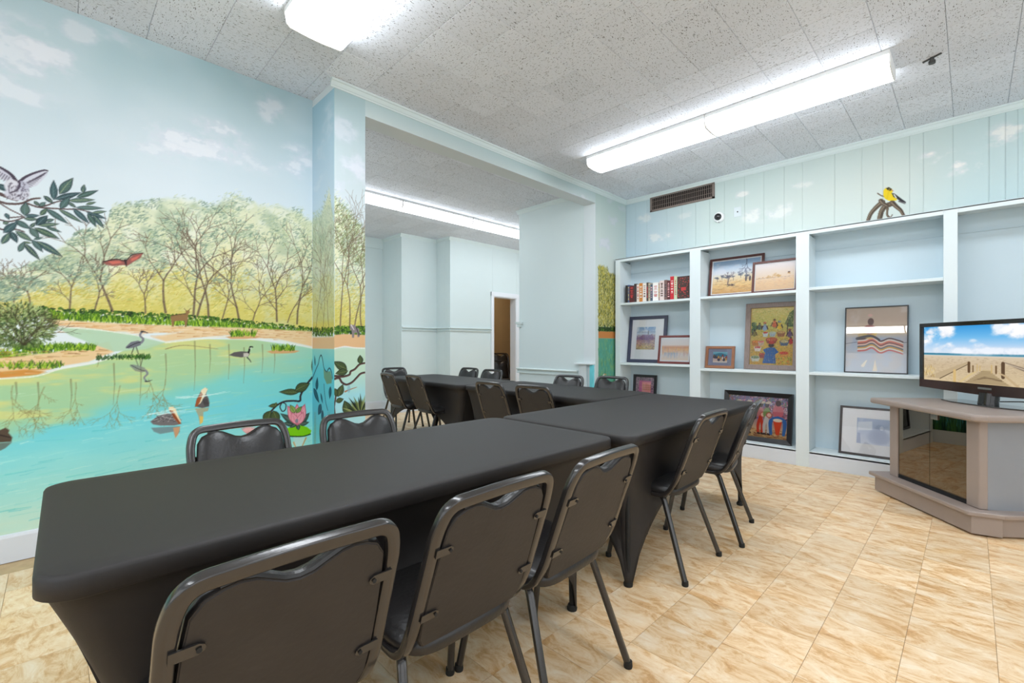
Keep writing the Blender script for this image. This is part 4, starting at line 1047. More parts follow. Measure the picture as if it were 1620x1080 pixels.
# ================================================================== BUILT-IN BOOKCASE
BC = thing('bookcase', 'long pale blue-green built-in bookcase of open bays along the right-hand wall', 'bookcase', (XF, 1.5, 0))
def bx(x0, x1, y0, y1, z0, z1): return MB().box((x0 - XF, y0 - 1.5, z0), (x1 - XF, y1 - 1.5, z1))
def by(u): return on_x(u, 500, XF)[0]
XBK = 5.50
stiles = [(by(981), by(973.5)), (by(1108), by(1091)), (by(1280), by(1259)), (by(1515), by(1492.5)), (-1.12, -1.0), (-2.3, -2.18)]
ZT0, ZT1 = 2.279, 2.322
for (y0, y1) in stiles: bx(XF, XF + 0.02, y0, y1, 0.0, ZT1).build('stile', M_CASE, BC, bevel=0.002)
for i in range(len(stiles) - 1):
    yr, yl = stiles[i + 1][1], stiles[i][0]
    bx(XF, XF + 0.02, yr, yl, ZT0, ZT1).build('header', M_CASE, BC, bevel=0.002)
    bx(XF, XF + 0.02, yr, yl, 0.0, 0.152).build('plinth', M_BASE, BC, bevel=0.002)
    bx(XF - 0.0, XBK, yr, yl, 0.135, 0.156).build('bottom_shelf', M_CASE, BC, bevel=0.002)
    bx(XBK, XBK + 0.012, yr - .02, yl + .02, 0.1, ZT1).build('back_panel', M_CASEBACK, BC)
    bx(XBK - .012, XBK, yr, yl, ZT0 - .13, ZT0 - .122).build('back_batten', M_CASEBACK, BC)
bx(XF, XW, stiles[-1][0], stiles[0][1], ZT1 - 0.012, ZT1 + .002).build('top_board', M_CASE, BC, bevel=0.002)
for k, (y0, y1) in enumerate(stiles):
    bx(XF + 0.02, XBK, y0 + .004, y1 - .004, 0.15, ZT0).build('side_panel', M_CASE, BC)
def shelf(b, z, t=0.028):
    yr, yl = stiles[b + 1][1], stiles[b][0]
    bx(XF + 0.003, XBK, yr, yl, z - t, z).build('shelf', M_CASE, BC, bevel=0.003)
SH = {}
for b, zs in ((0, (1.742, 0.966)), (1, (1.747, 0.930)), (2, (1.760, 0.932)), (3, (1.2,)), (4, (1.74, 0.93))):
    for z in zs:
        if b == 3: continue
        shelf(b, z)
# ------------------------------------------------------------------ pictures on the bookcase
def picture(name, label, y_l, y_r, z0, z1, xb, fw, fcol, matw, painter, lean=0.05, depth=0.018, seed=1, res=0.004, mcol=None, roll=0.0, glass=True, grp=None, profile=0.0):
    """a framed picture leaning back: y_l its left edge as seen, y_r its right, z0 the shelf it stands on, xb its foot"""
    w = y_l - y_r; h = math.hypot(z1 - z0, 0)
    t = thing(name, label, 'picture', (xb, (y_l + y_r) / 2, z0), group=grp)
    t.rotation_euler = (roll, math.atan2(lean, h), 0)
    fm = mat('frame_' + str(seed), fcol, 0.35, var=0.15, scale=25, streak=(1, 6, 1))
    P3 = lambda a, b, d: (-d, w / 2 - a, b)          # a from the left, b up, d towards the viewer
    for (o, i) in (((0, 0, w, 0), (fw, fw, w - fw, fw)), ((w, 0, w, h), (w - fw, fw, w - fw, h - fw)), ((w, h, 0, h), (w - fw, h - fw, fw, h - fw)), ((0, h, 0, 0), (fw, h - fw, fw, fw))):
        pts = [(o[0], o[1]), (o[2], o[3]), (i[2], i[3]), (i[0], i[1])]
        mb = MB()
        n = 4
        vs = [P3(p[0], p[1], 0) for p in pts] + [P3(pts[0][0], pts[0][1], depth), P3(pts[1][0], pts[1][1], depth), P3(pts[2][0], pts[2][1], depth * (1 - profile)), P3(pts[3][0], pts[3][1], depth * (1 - profile))]
        mb.add(vs, [(3, 2, 1, 0), (4, 5, 6, 7), (0, 1, 5, 4), (1, 2, 6, 5), (2, 3, 7, 6), (3, 0, 4, 7)])
        mb.build('frame_rail', fm, t, bevel=0.0015)
    MB().box(P3(w - 0.004, 0.004, 0.0), P3(0.004, h - 0.004, 0.004)).build('backing', M_MAT, t)
    if matw:
        mw = matw if isinstance(matw, tuple) else (matw,) * 4      # left, right, bottom, top
        mm = M_MAT if mcol is None else mat('mat_' + str(seed), mcol, 0.85, var=0.02)
        a0, a1, b0, b1 = fw + mw[0], w - fw - mw[1], fw + mw[2], h - fw - mw[3]
        mb = MB()
        for q in ((fw - .002, a0, fw - .002, h - fw + .002), (a1, w - fw + .002, fw - .002, h - fw + .002), (a0, a1, fw - .002, b0), (a0, a1, b1, h - fw + .002)):
            mb.box(P3(q[1], q[2], 0.006), P3(q[0], q[3], 0.009))
        mb.build('mat_board', mm, t)
    else: a0, a1, b0, b1 = fw - .002, w - fw + .002, fw - .002, h - fw + .002
    c = Canvas(0, 1, 0, 1 * (b1 - b0) / (a1 - a0), 1.0 * res / (a1 - a0))
    painter(c, np.random.default_rng(seed), (b1 - b0) / (a1 - a0))
    S = a1 - a0
    c.mesh('print', lambda A, Z: (-0.0055 + 0 * A, w / 2 - (a0 + A * S), b0 + Z * S), M_PRINT, t, 1.0)
    if glass: MB().box(P3(w - fw + .003, fw - .003, depth * .55), P3(fw - .003, h - fw + .003, depth * .55 + .002)).build('glass', M_GLASS, t)
    return t
def p_savanna(c, r, asp):
    grad(c, [(0, (222, 178, 120)), (.25 * asp, (238, 208, 150)), (.5 * asp, (236, 222, 196)), (.62 * asp, (222, 226, 230)), (.85 * asp, (176, 200, 222)), (asp, (140, 174, 206))])
    c.put(.5 * smooth(fbm(c.A * 5, c.Z * 8, 3, 4), .45, .65) * smooth(c.Z, .5 * asp, .7 * asp), (226, 226, 232))
    for k in range(300):
        x, z = r.uniform(0, 1), r.uniform(0, .42 * asp); c.seg((x, z), (x + r.uniform(.02, .1), z + r.normal(0, .006)), .004, .002, [(214, 150, 80), (200, 150, 110), (246, 224, 170), (150, 120, 100)][r.integers(4)], .5)
    for x, z, s in ((.32, .52, .1), (.6, .56, .08), (.75, .5, .07), (.1, .5, .06), (.45, .5, .05), (.88, .56, .07), (.2, .55, .05)):
        for k in range(9): c.ell((x + r.normal(0, s * .4), z * asp + r.normal(0, s * .2)), s * .35, s * .2, 0, (104, 112, 128), .6, .4)
        c.seg((x, z * asp), (x + .01, (z - .12) * asp), .006, .004, (96, 84, 92), .8)
    tree(c, .34, .28 * asp, .42 * asp, 0, .012, 4, seed=5, col=(104, 92, 104), al=.8)
    tree(c, .72, 1.05 * asp, .5 * asp, .0, .01, 5, seed=8, col=(86, 92, 120), al=.8, flip=-1)
    for k in range(14): c.path([(.26 + r.uniform(0, .2), .24 * asp + r.uniform(-.02, .03)), (.34 + r.uniform(0, .2), .25 * asp + r.uniform(-.03, .03))], .006, .004, (90, 70, 76), .7)
    for x in (.72, .8, .86): c.ell((x, .4 * asp), .02, .06, 0, (70, 64, 84), .8)
def p_pale_landscape(c, r, asp):
    grad(c, [(0, (240, 208, 170)), (.3 * asp, (244, 214, 176)), (.55 * asp, (240, 222, 204)), (asp, (230, 224, 226))])
    for k in range(200):
        x, z = r.uniform(0, 1), r.uniform(0, .5 * asp); c.seg((x, z), (x + r.uniform(.02, .08), z + r.normal(0, .004)), .003, .002, [(236, 180, 130), (222, 170, 140), (250, 226, 190), (180, 160, 176)][r.integers(4)], .45)
    for x, z, s in ((.35, .5, .06), (.55, .54, .08), (.62, .5, .06), (.86, .58, .05), (.1, .48, .03), (.2, .49, .03), (.45, .48, .03)):
        for k in range(10): c.ell((x + r.normal(0, s * .4), z * asp + r.normal(0, s * .3)), s * .4, s * .3, 0, (214, 176, 120), .5, .5)
    c.ell((.86, .62 * asp), .03, .02, 0, (90, 60, 50), .9)
    for k in range(10): c.ell((.05 + .09 * k, .46 * asp), .04, .008, 0, (150, 130, 130), .4)
def p_boat(c, r, asp):
    grad(c, [(0, (206, 186, 120)), (.3 * asp, (190, 160, 160)), (.5 * asp, (140, 110, 150)), (.68 * asp, (206, 214, 226)), (asp, (130, 170, 214))])
    c.put(.7 * smooth(fbm(c.A * 6, c.Z * 6, 4, 4), .5, .65) * smooth(c.Z, .7 * asp, .8 * asp), (236, 238, 240))
    c.seg((0, .78 * asp), (1, .77 * asp), .006, .006, (70, 84, 104), .8)
    for k in range(260):
        x, z = r.uniform(0, 1), r.uniform(0, .66 * asp); c.path([(x, z), (x + r.uniform(-.1, .12), z + r.uniform(-.05, .05))], .014, .006, [(120, 84, 130), (226, 180, 160), (190, 120, 120), (80, 70, 110), (236, 216, 170), (180, 140, 90)][r.integers(6)], .6)
    c.poly([(.1, .5 * asp), (.3, .66 * asp), (.85, .64 * asp), (.95, .45 * asp), (.5, .4 * asp)], (126, 88, 140), .6)
    c.seg((.62, .68 * asp), (.62, .84 * asp), .02, .01, (50, 50, 60), .9)
    for k in range(12): c.seg((.3 + .04 * k, .1 * asp), (.25 + .05 * k, .28 * asp), .008, .004, (236, 222, 120), .6)
def p_desert(c, r, asp):
    grad(c, [(0, (236, 216, 196)), (.3 * asp, (226, 216, 214)), (.5 * asp, (236, 190, 140)), (.62 * asp, (222, 160, 120)), (.72 * asp, (236, 226, 222)), (asp, (232, 226, 226))])
    for k in range(220):
        x = r.uniform(0, 1); z = r.uniform(.3, .66) * asp; c.seg((x, z), (x + r.normal(0, .02), z - r.uniform(.02, .14)), .006, .003, [(236, 180, 100), (206, 140, 120), (246, 214, 170), (190, 150, 160)][r.integers(4)], .5)
    for k in range(60):
        x = r.uniform(.1, .6); c.seg((x, .35 * asp), (x + r.normal(0, .02), r.uniform(.05, .3) * asp), .006, .003, (150, 176, 206), .4)
def figure(c, x, z, s, body, skin=(72, 46, 38), hat=None):
    c.ell((x, z + s * .78), s * .13, s * .16, 0, skin); c.ell((x, z + s * .35), s * .26, s * .38, 0, body)
    c.seg((x - s * .2, z + s * .5), (x - s * .34, z + s * .15), s * .07, s * .05, skin); c.seg((x + s * .2, z + s * .5), (x + s * .32, z + s * .15), s * .07, s * .05, skin)
    if hat: c.ell((x, z + s * .9), s * .17, s * .10, 0, hat)
def p_market(c, r, asp):
    grad(c, [(0, (206, 160, 60)), (.35 * asp, (214, 176, 80)), (.7 * asp, (196, 190, 96)), (asp, (222, 204, 130))])
    for k in range(260):
        x, z = r.uniform(0, 1), r.uniform(0, asp); c.seg((x, z), (x + r.normal(0, .05), z + r.normal(0, .03)), .012, .006, [(232, 200, 90), (180, 170, 70), (226, 150, 60), (120, 140, 60), (236, 216, 150)][r.integers(5)], .45)
    c.poly([(.8, .72 * asp), (.9, .9 * asp), (1, .96 * asp), (1, .66 * asp), (.88, .66 * asp)], (70, 96, 50), .9); c.seg((.86, .5 * asp), (.87, .8 * asp), .012, .01, (60, 44, 30))
    for x, z in ((.05, .72), (.1, .66), (.03, .6)): c.ell((x, z * asp), .08, .06, 0, (64, 92, 56), .9)
    for a in ((.2, .62, .2, (90, 110, 90), None), (.33, .6, .24, (150, 176, 206), (190, 80, 60)), (.56, .66, .24, (206, 84, 50), None), (.68, .62, .23, (232, 190, 40), (60, 110, 170)), (.92, .48, .22, (104, 66, 110), (150, 60, 60)), (.08, .5, .2, (130, 120, 60), None), (.95, .36, .2, (196, 40, 40), None)):
        figure(c, a[0], a[1] * asp, a[2], a[3], hat=a[4])
    for x, z, s, c1, c2 in ((.35, .56, .07, (206, 70, 50), (206, 214, 220)), (.52, .56, .08, (190, 200, 180), (170, 190, 200)), (.72, .56, .1, (190, 150, 90), (150, 90, 50)), (.5, .44, .14, (196, 100, 60), (160, 70, 50)), (.8, .4, .11, (206, 190, 140), (90, 106, 136)), (.12, .4, .1, (222, 130, 40), (196, 120, 40)), (.25, .4, .08, (226, 110, 110), (210, 180, 150)), (.17, .3, .09, (190, 60, 70), (236, 226, 214)), (.12, .12, .12, (120, 140, 100), (214, 214, 200)), (.8, .2, .12, (200, 60, 40), (214, 150, 60)), (.28, .18, .07, (190, 70, 50), (160, 60, 50))):
        c.poly([(x - s, z * asp), (x + s, z * asp), (x + s * .7, (z - .07) * asp), (x - s * .7, (z - .07) * asp)], c2); c.ell((x, z * asp), s, s * .42, 0, c2); c.ell((x, z * asp + .006), s * .82, s * .3, 0, c1)
        for k in range(12): c.ell((x + r.uniform(-.7, .7) * s, z * asp + r.uniform(-.2, .25) * s), s * .09, s * .08, 0, tuple(np.clip(np.array(c1) + r.integers(-40, 50), 0, 255)))
    c.poly([(.3, .02 * asp), (.36, .2 * asp), (.3, .26 * asp), (.42, .3 * asp), (.58, .3 * asp), (.68, .22 * asp), (.6, .18 * asp), (.62, .02 * asp)], (44, 96, 170)); c.ell((.5, .34 * asp), .07, .06, 0, (70, 44, 36)); c.ell((.5, .39 * asp), .06, .05, 0, (196, 60, 50))
    for k in range(12): c.seg((.36 + .02 * k, .06 * asp), (.38 + .02 * k, .26 * asp), .005, .003, ((90, 150, 206), (30, 60, 120))[k % 2], .7)
    for k in range(50): c.ell((r.uniform(.6, 1), r.uniform(0, .14) * asp), .02, .014, 0, [(222, 130, 40), (206, 190, 60), (120, 140, 50)][r.integers(3)], .9)
    for k in range(1100):
        x, z = r.uniform(0, 1), r.uniform(0, asp * .72); a = r.uniform(0, 3.1); L = r.uniform(.006, .025)
        c.seg((x, z), (x + L * math.cos(a), z + L * math.sin(a)), .004, .002, [(110, 76, 44), (236, 206, 120), (60, 90, 60), (206, 110, 60), (240, 230, 200), (150, 60, 50), (80, 110, 140), (190, 170, 70)][r.integers(8)], .6)
    for k in range(500):
        x, z = r.uniform(0, 1), r.uniform(.7, 1) * asp; c.seg((x, z), (x + r.normal(0, .03), z + r.normal(0, .02)), .01, .005, [(232, 214, 150), (206, 190, 100), (170, 180, 90), (240, 226, 180)][r.integers(4)], .35)
def p_small(c, r, asp):
    grad(c, [(0, (226, 216, 206)), (.5 * asp, (206, 160, 150)), (.6 * asp, (90, 150, 180)), (asp, (130, 200, 214))])
    c.poly([(0, .72 * asp), (.4, .9 * asp), (.6, .9 * asp), (1, .7 * asp), (1, .6 * asp), (0, .62 * asp)], (40, 120, 150), .8)
    for k in range(14):
        x = r.uniform(.05, .95); z = r.uniform(.08, .5) * asp; figure(c, x, z, .26, [(190, 40, 50), (230, 226, 220), (50, 60, 90), (222, 170, 90)][r.integers(4)])
def p_band(c, r, asp):
    grad(c, [(0, (176, 140, 90)), (.2 * asp, (206, 176, 140)), (.5 * asp, (150, 120, 140)), (asp, (120, 110, 150))])
    for k in range(520):
        x, z = r.uniform(0, 1), r.uniform(.45 * asp, asp); a = r.uniform(0, 6.3); L = r.uniform(.01, .05)
        c.path([(x, z), (x + L * math.cos(a), z + L * math.sin(a)), (x + L * math.cos(a + .9), z + L * math.sin(a + .9))], .006, .003, [(214, 150, 170), (80, 110, 170), (150, 60, 80), (226, 200, 200), (60, 50, 80), (120, 150, 90), (190, 90, 110)][r.integers(7)], .75)
    for k in range(240):
        x, z = r.uniform(0, 1), r.uniform(0, .2 * asp); c.seg((x, z), (x + r.uniform(.02, .06), z + r.normal(0, .01)), .008, .004, [(150, 90, 60), (226, 200, 150), (110, 60, 50), (206, 150, 80)][r.integers(4)], .6)
    for x, c1, c2 in ((.16, (150, 84, 60), (110, 130, 170)), (.34, (120, 130, 80), (214, 204, 190)), (.56, (190, 120, 120), (196, 60, 40)), (.66, (130, 150, 90), (206, 200, 196))):
        c.ell((x, .6 * asp), .06, .14 * asp, 0, c1); c.ell((x, .8 * asp), .035, .06 * asp, 0, (70, 46, 44)); c.ell((x + .02, .86 * asp), .05, .03 * asp, .2, (210, 190, 170))
        for d in (-.03, .03): c.path([(x, .5 * asp), (x + d * 1.2, .3 * asp), (x + d, .12 * asp)], .028, .018, c2); c.seg((x + d, .1 * asp), (x + d + .03, .09 * asp), .016, .012, (50, 36, 36))
        c.ell((x + .04, .56 * asp), .05, .05, 0, (190, 90, 80)); c.ell((x + .04, .56 * asp), .035, .035, 0, (236, 190, 170))
    c.ell((.84, .66 * asp), .09, .16 * asp, 0, (200, 110, 120)); c.ell((.84, .86 * asp), .045, .07 * asp, 0, (80, 50, 50))
    for sg in (-1, 1): c.path([(.84, .5 * asp), (.84 + sg * .11, .42 * asp), (.84 + sg * .1, .12 * asp)], .038, .024, (60, 110, 176))
    c.poly([(.77, .44 * asp), (.91, .44 * asp), (.87, .1 * asp), (.82, .1 * asp)], (214, 74, 40)); c.ell((.84, .45 * asp), .075, .03, 0, (240, 226, 200))
def p_quilt(c, r, asp):
    grad(c, [(0, (150, 120, 140)), (asp, (140, 110, 130))])
    for k in range(24):
        for j in range(26):
            x, z = (k + .5) / 24, (j + .5) / 26 * asp
            if min(x, 1 - x) < .17 or min(z, asp - z) < .17: c.poly([(x - .018, z - .018), (x + .018, z - .018), (x + .018, z + .018), (x - .018, z + .018)], [(110, 96, 110), (190, 160, 170), (90, 76, 96), (214, 190, 190)][r.integers(4)], .8)
    c.poly([(.18, .18), (.82, .18), (.82, asp - .18), (.18, asp - .18)], (206, 110, 160)); c.poly([(.34, .2), (.8, .2), (.8, asp - .24), (.34, asp - .24)], (236, 160, 160))
    for k in range(5):
        for j in range(3): c.poly([(.42 + k * .09, asp - .34 - j * .1), (.46 + k * .09, asp - .42 - j * .1), (.38 + k * .09, asp - .42 - j * .1)], (196, 150, 110))
    c.path([(.3, .3), (.5, .5), (.62, .3), (.78, .34)], .03, .015, (110, 80, 110), .8)
def p_serape(c, r, asp):
    grad(c, [(0, (206, 212, 222)), (.3 * asp, (196, 204, 218)), (.52 * asp, (176, 186, 206)), (.6 * asp, (222, 200, 172)), (.8 * asp, (196, 176, 160)), (asp, (190, 174, 160))])
    c.put(.6 * smooth(fbm(c.A * 3, c.Z * 3, 4, 4), .5, .7), (214, 206, 204))
    c.path([(0, .44 * asp), (.3, .47 * asp), (.6, .43 * asp), (1, .46 * asp)], .004, .004, (60, 66, 84), .9)
    cols = [(90, 60, 66), (236, 226, 216), (230, 140, 120), (150, 90, 90), (240, 206, 190), (110, 120, 130), (222, 170, 90), (236, 232, 226), (214, 120, 120)]
    for k, cc in enumerate(cols):
        o = .03 * k
        c.path([(.22, .30 * asp + (.28 - o)), (.34, .34 * asp + (.24 - o)), (.45, .42 * asp + (.18 - o)), (.58, .33 * asp + (.2 - o)), (.72, .4 * asp + (.16 - o)), (.86, .37 * asp + (.16 - o)), (.93, .36 * asp + (.14 - o))], .018, .012, cc, .95)
    c.ell((.4, .6 * asp), .12, .12, .2, (226, 190, 110), .9); c.ell((.3, .58 * asp), .1, .07, .5, (206, 176, 120), .8); c.ell((.4, .66 * asp), .1, .1, 0, (166, 96, 90), .9); c.ell((.42, .78 * asp), .05, .075, 0, (96, 66, 66)); c.ell((.41, .88 * asp), .04, .03, 0, (214, 176, 170))
    c.path([(.2, .52 * asp), (.42, .56 * asp), (.56, .5 * asp)], .03, .02, (80, 76, 84), .9)
    c.poly([(.46, .02 * asp), (.5, .2 * asp), (.54, .02 * asp)], (246, 230, 206), .9); c.path([(.3, .1 * asp), (.36, .18 * asp)], .03, .01, (250, 240, 224), .9)
def p_blue(c, r, asp):
    grad(c, [(0, (206, 212, 228)), (.4 * asp, (190, 200, 222)), (.7 * asp, (176, 190, 216)), (asp, (186, 198, 222))])
    c.put(.5 * smooth(fbm(c.A * 5, c.Z * 5, 4, 4), .45, .7), (216, 222, 234))
    c.poly([(.02, .5 * asp), (.35, .56 * asp), (.34, .9 * asp), (.02, .84 * asp)], (228, 232, 240), .8)
    for x, z, s in ((.5, .5, .14), (.45, .3, .2), (.56, .3, .18), (.5, .68, .08)): c.ell((x, z * asp), s, s, 0, (154, 168, 200), .7, .3)
    c.ell((.55, .66 * asp), .04, .06, 0, (220, 226, 240), .8); c.poly([(.0, .0), (.1, .0), (.08, .4 * asp), (.02, .42 * asp)], (130, 146, 186), .6)
XS = 5.40
def yz(u, v, x=5.42): return on_x(u, v, x)
picture('framed_picture', 'navy framed watercolour in a wide white mat on the first bay middle shelf', 3.235, 2.70, 0.966, 1.575, 5.40, 0.042, (52, 56, 78), (0.072, 0.115, 0.13, 0.10), p_boat, lean=.08, depth=.022, seed=11, res=.0032)
picture('framed_picture', 'reddish brown framed desert scene overlapping the navy framed picture', 2.765, 2.335, 0.966, 1.315, 5.33, 0.026, (104, 40, 36), (0.018,) * 4, p_desert, lean=.05, depth=.018, seed=12, res=.004)
picture('framed_picture', 'black framed pink patchwork picture at the bottom of the first bay', 3.175, 2.845, 0.156, 0.808, 5.42, 0.032, (30, 28, 32), 0, p_quilt, lean=.05, depth=.024, seed=13, res=.005)
picture('framed_picture', 'brown framed savanna landscape with blue sky on the top shelf of the second bay', 2.175, 1.59, 1.747, 2.205, 5.42, 0.026, (84, 46, 42), (0.012,) * 4, p_savanna, lean=.07, depth=.018, seed=14, res=.003)
picture('framed_picture', 'brown framed pale sandy landscape overlapping the savanna landscape', 1.685, 1.25, 1.747, 2.098, 5.36, 0.024, (92, 50, 44), (0.008,) * 4, p_pale_landscape, lean=.05, depth=.018, seed=15, res=.0035, roll=0.0)
picture('framed_picture', 'small wooden framed picture with a blue-grey mat on the second bay middle shelf', 2.185, 1.865, 0.930, 1.183, 5.36, 0.03, (142, 94, 66), (0.05, 0.05, 0.035, 0.035), p_small, lean=.04, depth=.024, seed=16, res=.003, mcol=(140, 142, 168))
picture('framed_picture', 'tall picture of a crowded produce market in a weathered grey wood frame', 1.772, 1.25, 0.930, 1.655, 5.40, 0.052, (128, 112, 106), (0.006,) * 4, p_market, lean=.08, depth=.03, seed=17, res=.0028, mcol=(222, 190, 110))
picture('framed_picture', 'wide black framed painting of street musicians at the bottom of the second bay', 1.995, 1.305, 0.156, 0.685, 5.38, 0.048, (24, 22, 26), 0, p_band, lean=.08, depth=.034, seed=18, res=.0028, profile=.3)
picture('framed_picture', 'thin black framed print of a seated figure in a striped blanket', 0.868, 0.398, 0.932, 1.562, 5.40, 0.010, (30, 30, 34), 0, p_serape, lean=.07, depth=.016, seed=19, res=.0026)
picture('framed_picture', 'dark framed pale blue print in a white mat, partly behind the cabinet', 0.905, 0.30, 0.156, 0.615, 5.36, 0.020, (52, 42, 40), (0.115, 0.115, 0.095, 0.085), p_blue, lean=.1, depth=.016, seed=20, res=.004)
# ------------------------------------------------------------------ books: (left px, right px, top px, colour, description)
BK_ = [(985.6, 991, 452, (40, 34, 34), 'black-spined paperback with a white label at the left end of the book row'),
       (991, 997, 451, (74, 96, 134), 'slim blue-grey book second from the left end'),
       (997, 1004.4, 452, (92, 40, 44), 'dark maroon book with pink lettering in the left part of the row'),
       (1004.4, 1008.5, 449, (64, 50, 50), 'thin dark brown book beside the maroon book'),
       (1008.5, 1012.6, 450, (226, 214, 204), 'cream book just left of the orange-brown one'),
       (1012.6, 1018, 448, (206, 132, 56), 'orange-brown spined book in the left half of the row'),
       (1018, 1024, 448, (236, 228, 220), 'white book just right of the orange-brown one'),
       (1024, 1027, 447, (70, 60, 54), 'thin dark book between two white books'),
       (1027, 1030, 448, (190, 176, 150), 'thin beige book near the middle of the row'),
       (1030, 1034, 450, (74, 90, 108), 'slate blue book leaning near the middle of the row'),
       (1034, 1043, 447, (240, 236, 232), 'thick white book right of the slate blue one'),
       (1043, 1044.7, 448, (150, 120, 110), 'very thin tan booklet in the middle of the row'),
       (1044.7, 1052, 444, (224, 206, 200), 'thick pale pink and cream book right of centre'),
       (1052, 1056.5, 443, (120, 92, 86), 'thin grey-brown book left of the red one'),
       (1056.5, 1061.5, 444, (84, 34, 36), 'narrow dark red book beside the bright red one'),
       (1061.5, 1067.5, 437.5, (196, 34, 48), 'bright red tall book near the right end of the row'),
       (1067.5, 1072.5, 437, (196, 208, 176), 'pale green book next to the patterned one'),
       (1072.5, 1093, 437, (70, 50, 44), 'broad brown and white patterned book at the right end of the row')]
for k, (u0, u1, vt, c, lb) in enumerate(BK_):
    yl = on_x(u0, 478, 5.32)[0]; yr = on_x(u1, 478, 5.32)[0]
    yl = min(yl, 3.17); zt = on_x((u0 + u1) / 2, vt, 5.32)[1]; hh = zt - 1.742; th = yl - yr - .0015
    tilt = 0.0 if k < 3 or k > 12 else 0.05
    t = thing('book', lb, 'book', (5.30, (yl + yr) / 2, 1.7425), group='books on the top shelf of the first bay')
    dpt = .13
    cvr = mat('cover_%d' % k, c, 0.4, var=0.25 if k in (0, 2, 17) else 0.06, scale=18)
    a = th / 2
    mb = MB().box((-.002, -a, 0), (.0, a, hh)).box((0, -a, 0), (dpt, -a + .0018, hh)).box((0, a - .0018, 0), (dpt, a, hh))
    mb.build('cover', cvr, t, bevel=.0006)
    MB().box((.001, -a + .0018, .004), (dpt - .004, a - .0018, hh - .004)).build('pages', M_MAT, t)
    # printed bands on the spine
    r0 = random.Random(k)
    if th > .008:
        bc = [(232, 226, 216), (236, 206, 90), (200, 60, 60), (60, 60, 70), (240, 180, 180)][k % 5]
        if sum(c) > 560: bc = [(90, 60, 50), (180, 60, 50), (60, 80, 110)][k % 3]
        mb = MB()
        if k == 0: mb.box((-.0026, -a + .002, hh * .34), (-.002, a - .002, hh * .48))
        elif k == 17:
            for q in range(46):
                yy_ = r0.uniform(-a + .008, a - .008); zz_ = r0.uniform(.01, hh - .012); s = r0.uniform(.003, .007)
                mb.box((-.0026, yy_ - s, zz_ - s * .7), (-.002, yy_ + s, zz_ + s * .7))
            mb.box((-.0027, -.03, hh * .38), (-.002, .03, hh * .52))
        else:
            z = hh * r0.uniform(.15, .3)
            while z < hh * .85:
                l = r0.uniform(.004, .016); s = a * r0.uniform(.35, .6)
                mb.box((-.0026, -s, z), (-.002, s, z + l)); z += l + r0.uniform(.003, .02)
        mb.build('spine_print', mat('spine_print_%d' % k, bc, .5), t)
    if tilt: t.rotation_euler = (-0.0, 0, 0)

# ================================================================== WALL FITTINGS
y0, z1_ = on_x(1029, 312, XW); y1, _ = on_x(1131, 290, XW); _, zb0 = on_x(1029, 336, XW)
vt = thing('air_vent', 'brown metal air return grille high on the wall above the first bay', 'vent', (XW, (y0 + y1) / 2, (z1_ + zb0) / 2))
hw, hz = (y0 - y1) / 2, (z1_ - zb0) / 2
fr = MB()
for q in ((-hw, hw, hz - .025, hz), (-hw, hw, -hz, -hz + .025), (-hw, -hw + .03, -hz, hz), (hw - .03, hw, -hz, hz)): fr.box((-.012, q[0], q[2]), (0, q[1], q[3]))
fr.build('frame', M_GRILLE, vt, bevel=.002)
MB().box((-.002, -hw + .02, -hz + .02), (0, hw - .02, hz - .02)).build('duct', M_DARK, vt)
bl = MB()
n = 30
slat = MB().box((-.010, -.0022, -hz + .024), (-.003, .0022, hz - .024)).build('slat', M_GRILLE, vt)
for k in range(n):
    yk = -hw + .034 + (2 * hw - .068) * (k + .5) / n
    if k == 0: slat.location = (0, yk, 0); slat.rotation_euler = (0, 0, .3)
    else:
        o = slat.copy(); COL.objects.link(o); o.location = (0, yk, 0)
for zz_ in (-.03, .03): MB().box((-.004, -hw + .02, zz_ - .002), (-.0025, hw - .02, zz_ + .002)).build('cross_bar', M_GRILLE, vt)
yc, zc = on_x(1138, 344, XW)
cmr = thing('security_camera', 'white dome security camera on the wall below the air vent', 'camera', (XW, yc, zc))
MB().lathe([(.0, 0), (.062, 0), (.062, -.012), (.056, -.03), (.036, -.04), (.0, -.04)], axis='x', n=32).build('housing', M_PLASTIC, cmr, smooth=True)
MB().lathe([(.040, -.036), (.038, -.055), (.028, -.068), (.014, -.074), (.0, -.076)], axis='x', n=28).build('dome', mat('smoked_dome', (26, 26, 30), .08, spec=.7), cmr, smooth=True)
MB().lathe([(.0, 0), (.008, 0), (.008, -.03), (0, -.03)], (0, 0, -.055), axis='x', n=12).build('screw_cap', M_METAL, cmr)
yc, zc = on_x(1167, 335, XW)
pl = thing('cover_plate', 'small painted wall plate with a dark hole right of the dome camera', 'plate', (XW, yc, zc))
MB().box((-.004, -.04, -.055), (0, .04, .055)).build('plate', M_WALL, pl, bevel=.002)
MB().lathe([(0, -.0045), (.008, -.0045), (.008, -.003), (0, -.003)], axis='x', n=12).build('hole', M_DARK, pl)
sp = thing('ceiling_bracket', 'small grey metal bracket with a knob hanging from the ceiling tiles', 'bracket', (4.262, .19, H), rz=R(62))
M_DMET = mat('dark_grey_metal', (84, 84, 84), .5, metal=.6)
MB().box((-.055, -.007, -.008), (.055, .007, 0)).build('plate', M_DMET, sp, bevel=.002)
MB().lathe([(0, 0), (.012, 0), (.012, -.02), (.019, -.024), (.019, -.042), (0, -.042)], n=16).build('knob', M_DMET, sp, smooth=True)

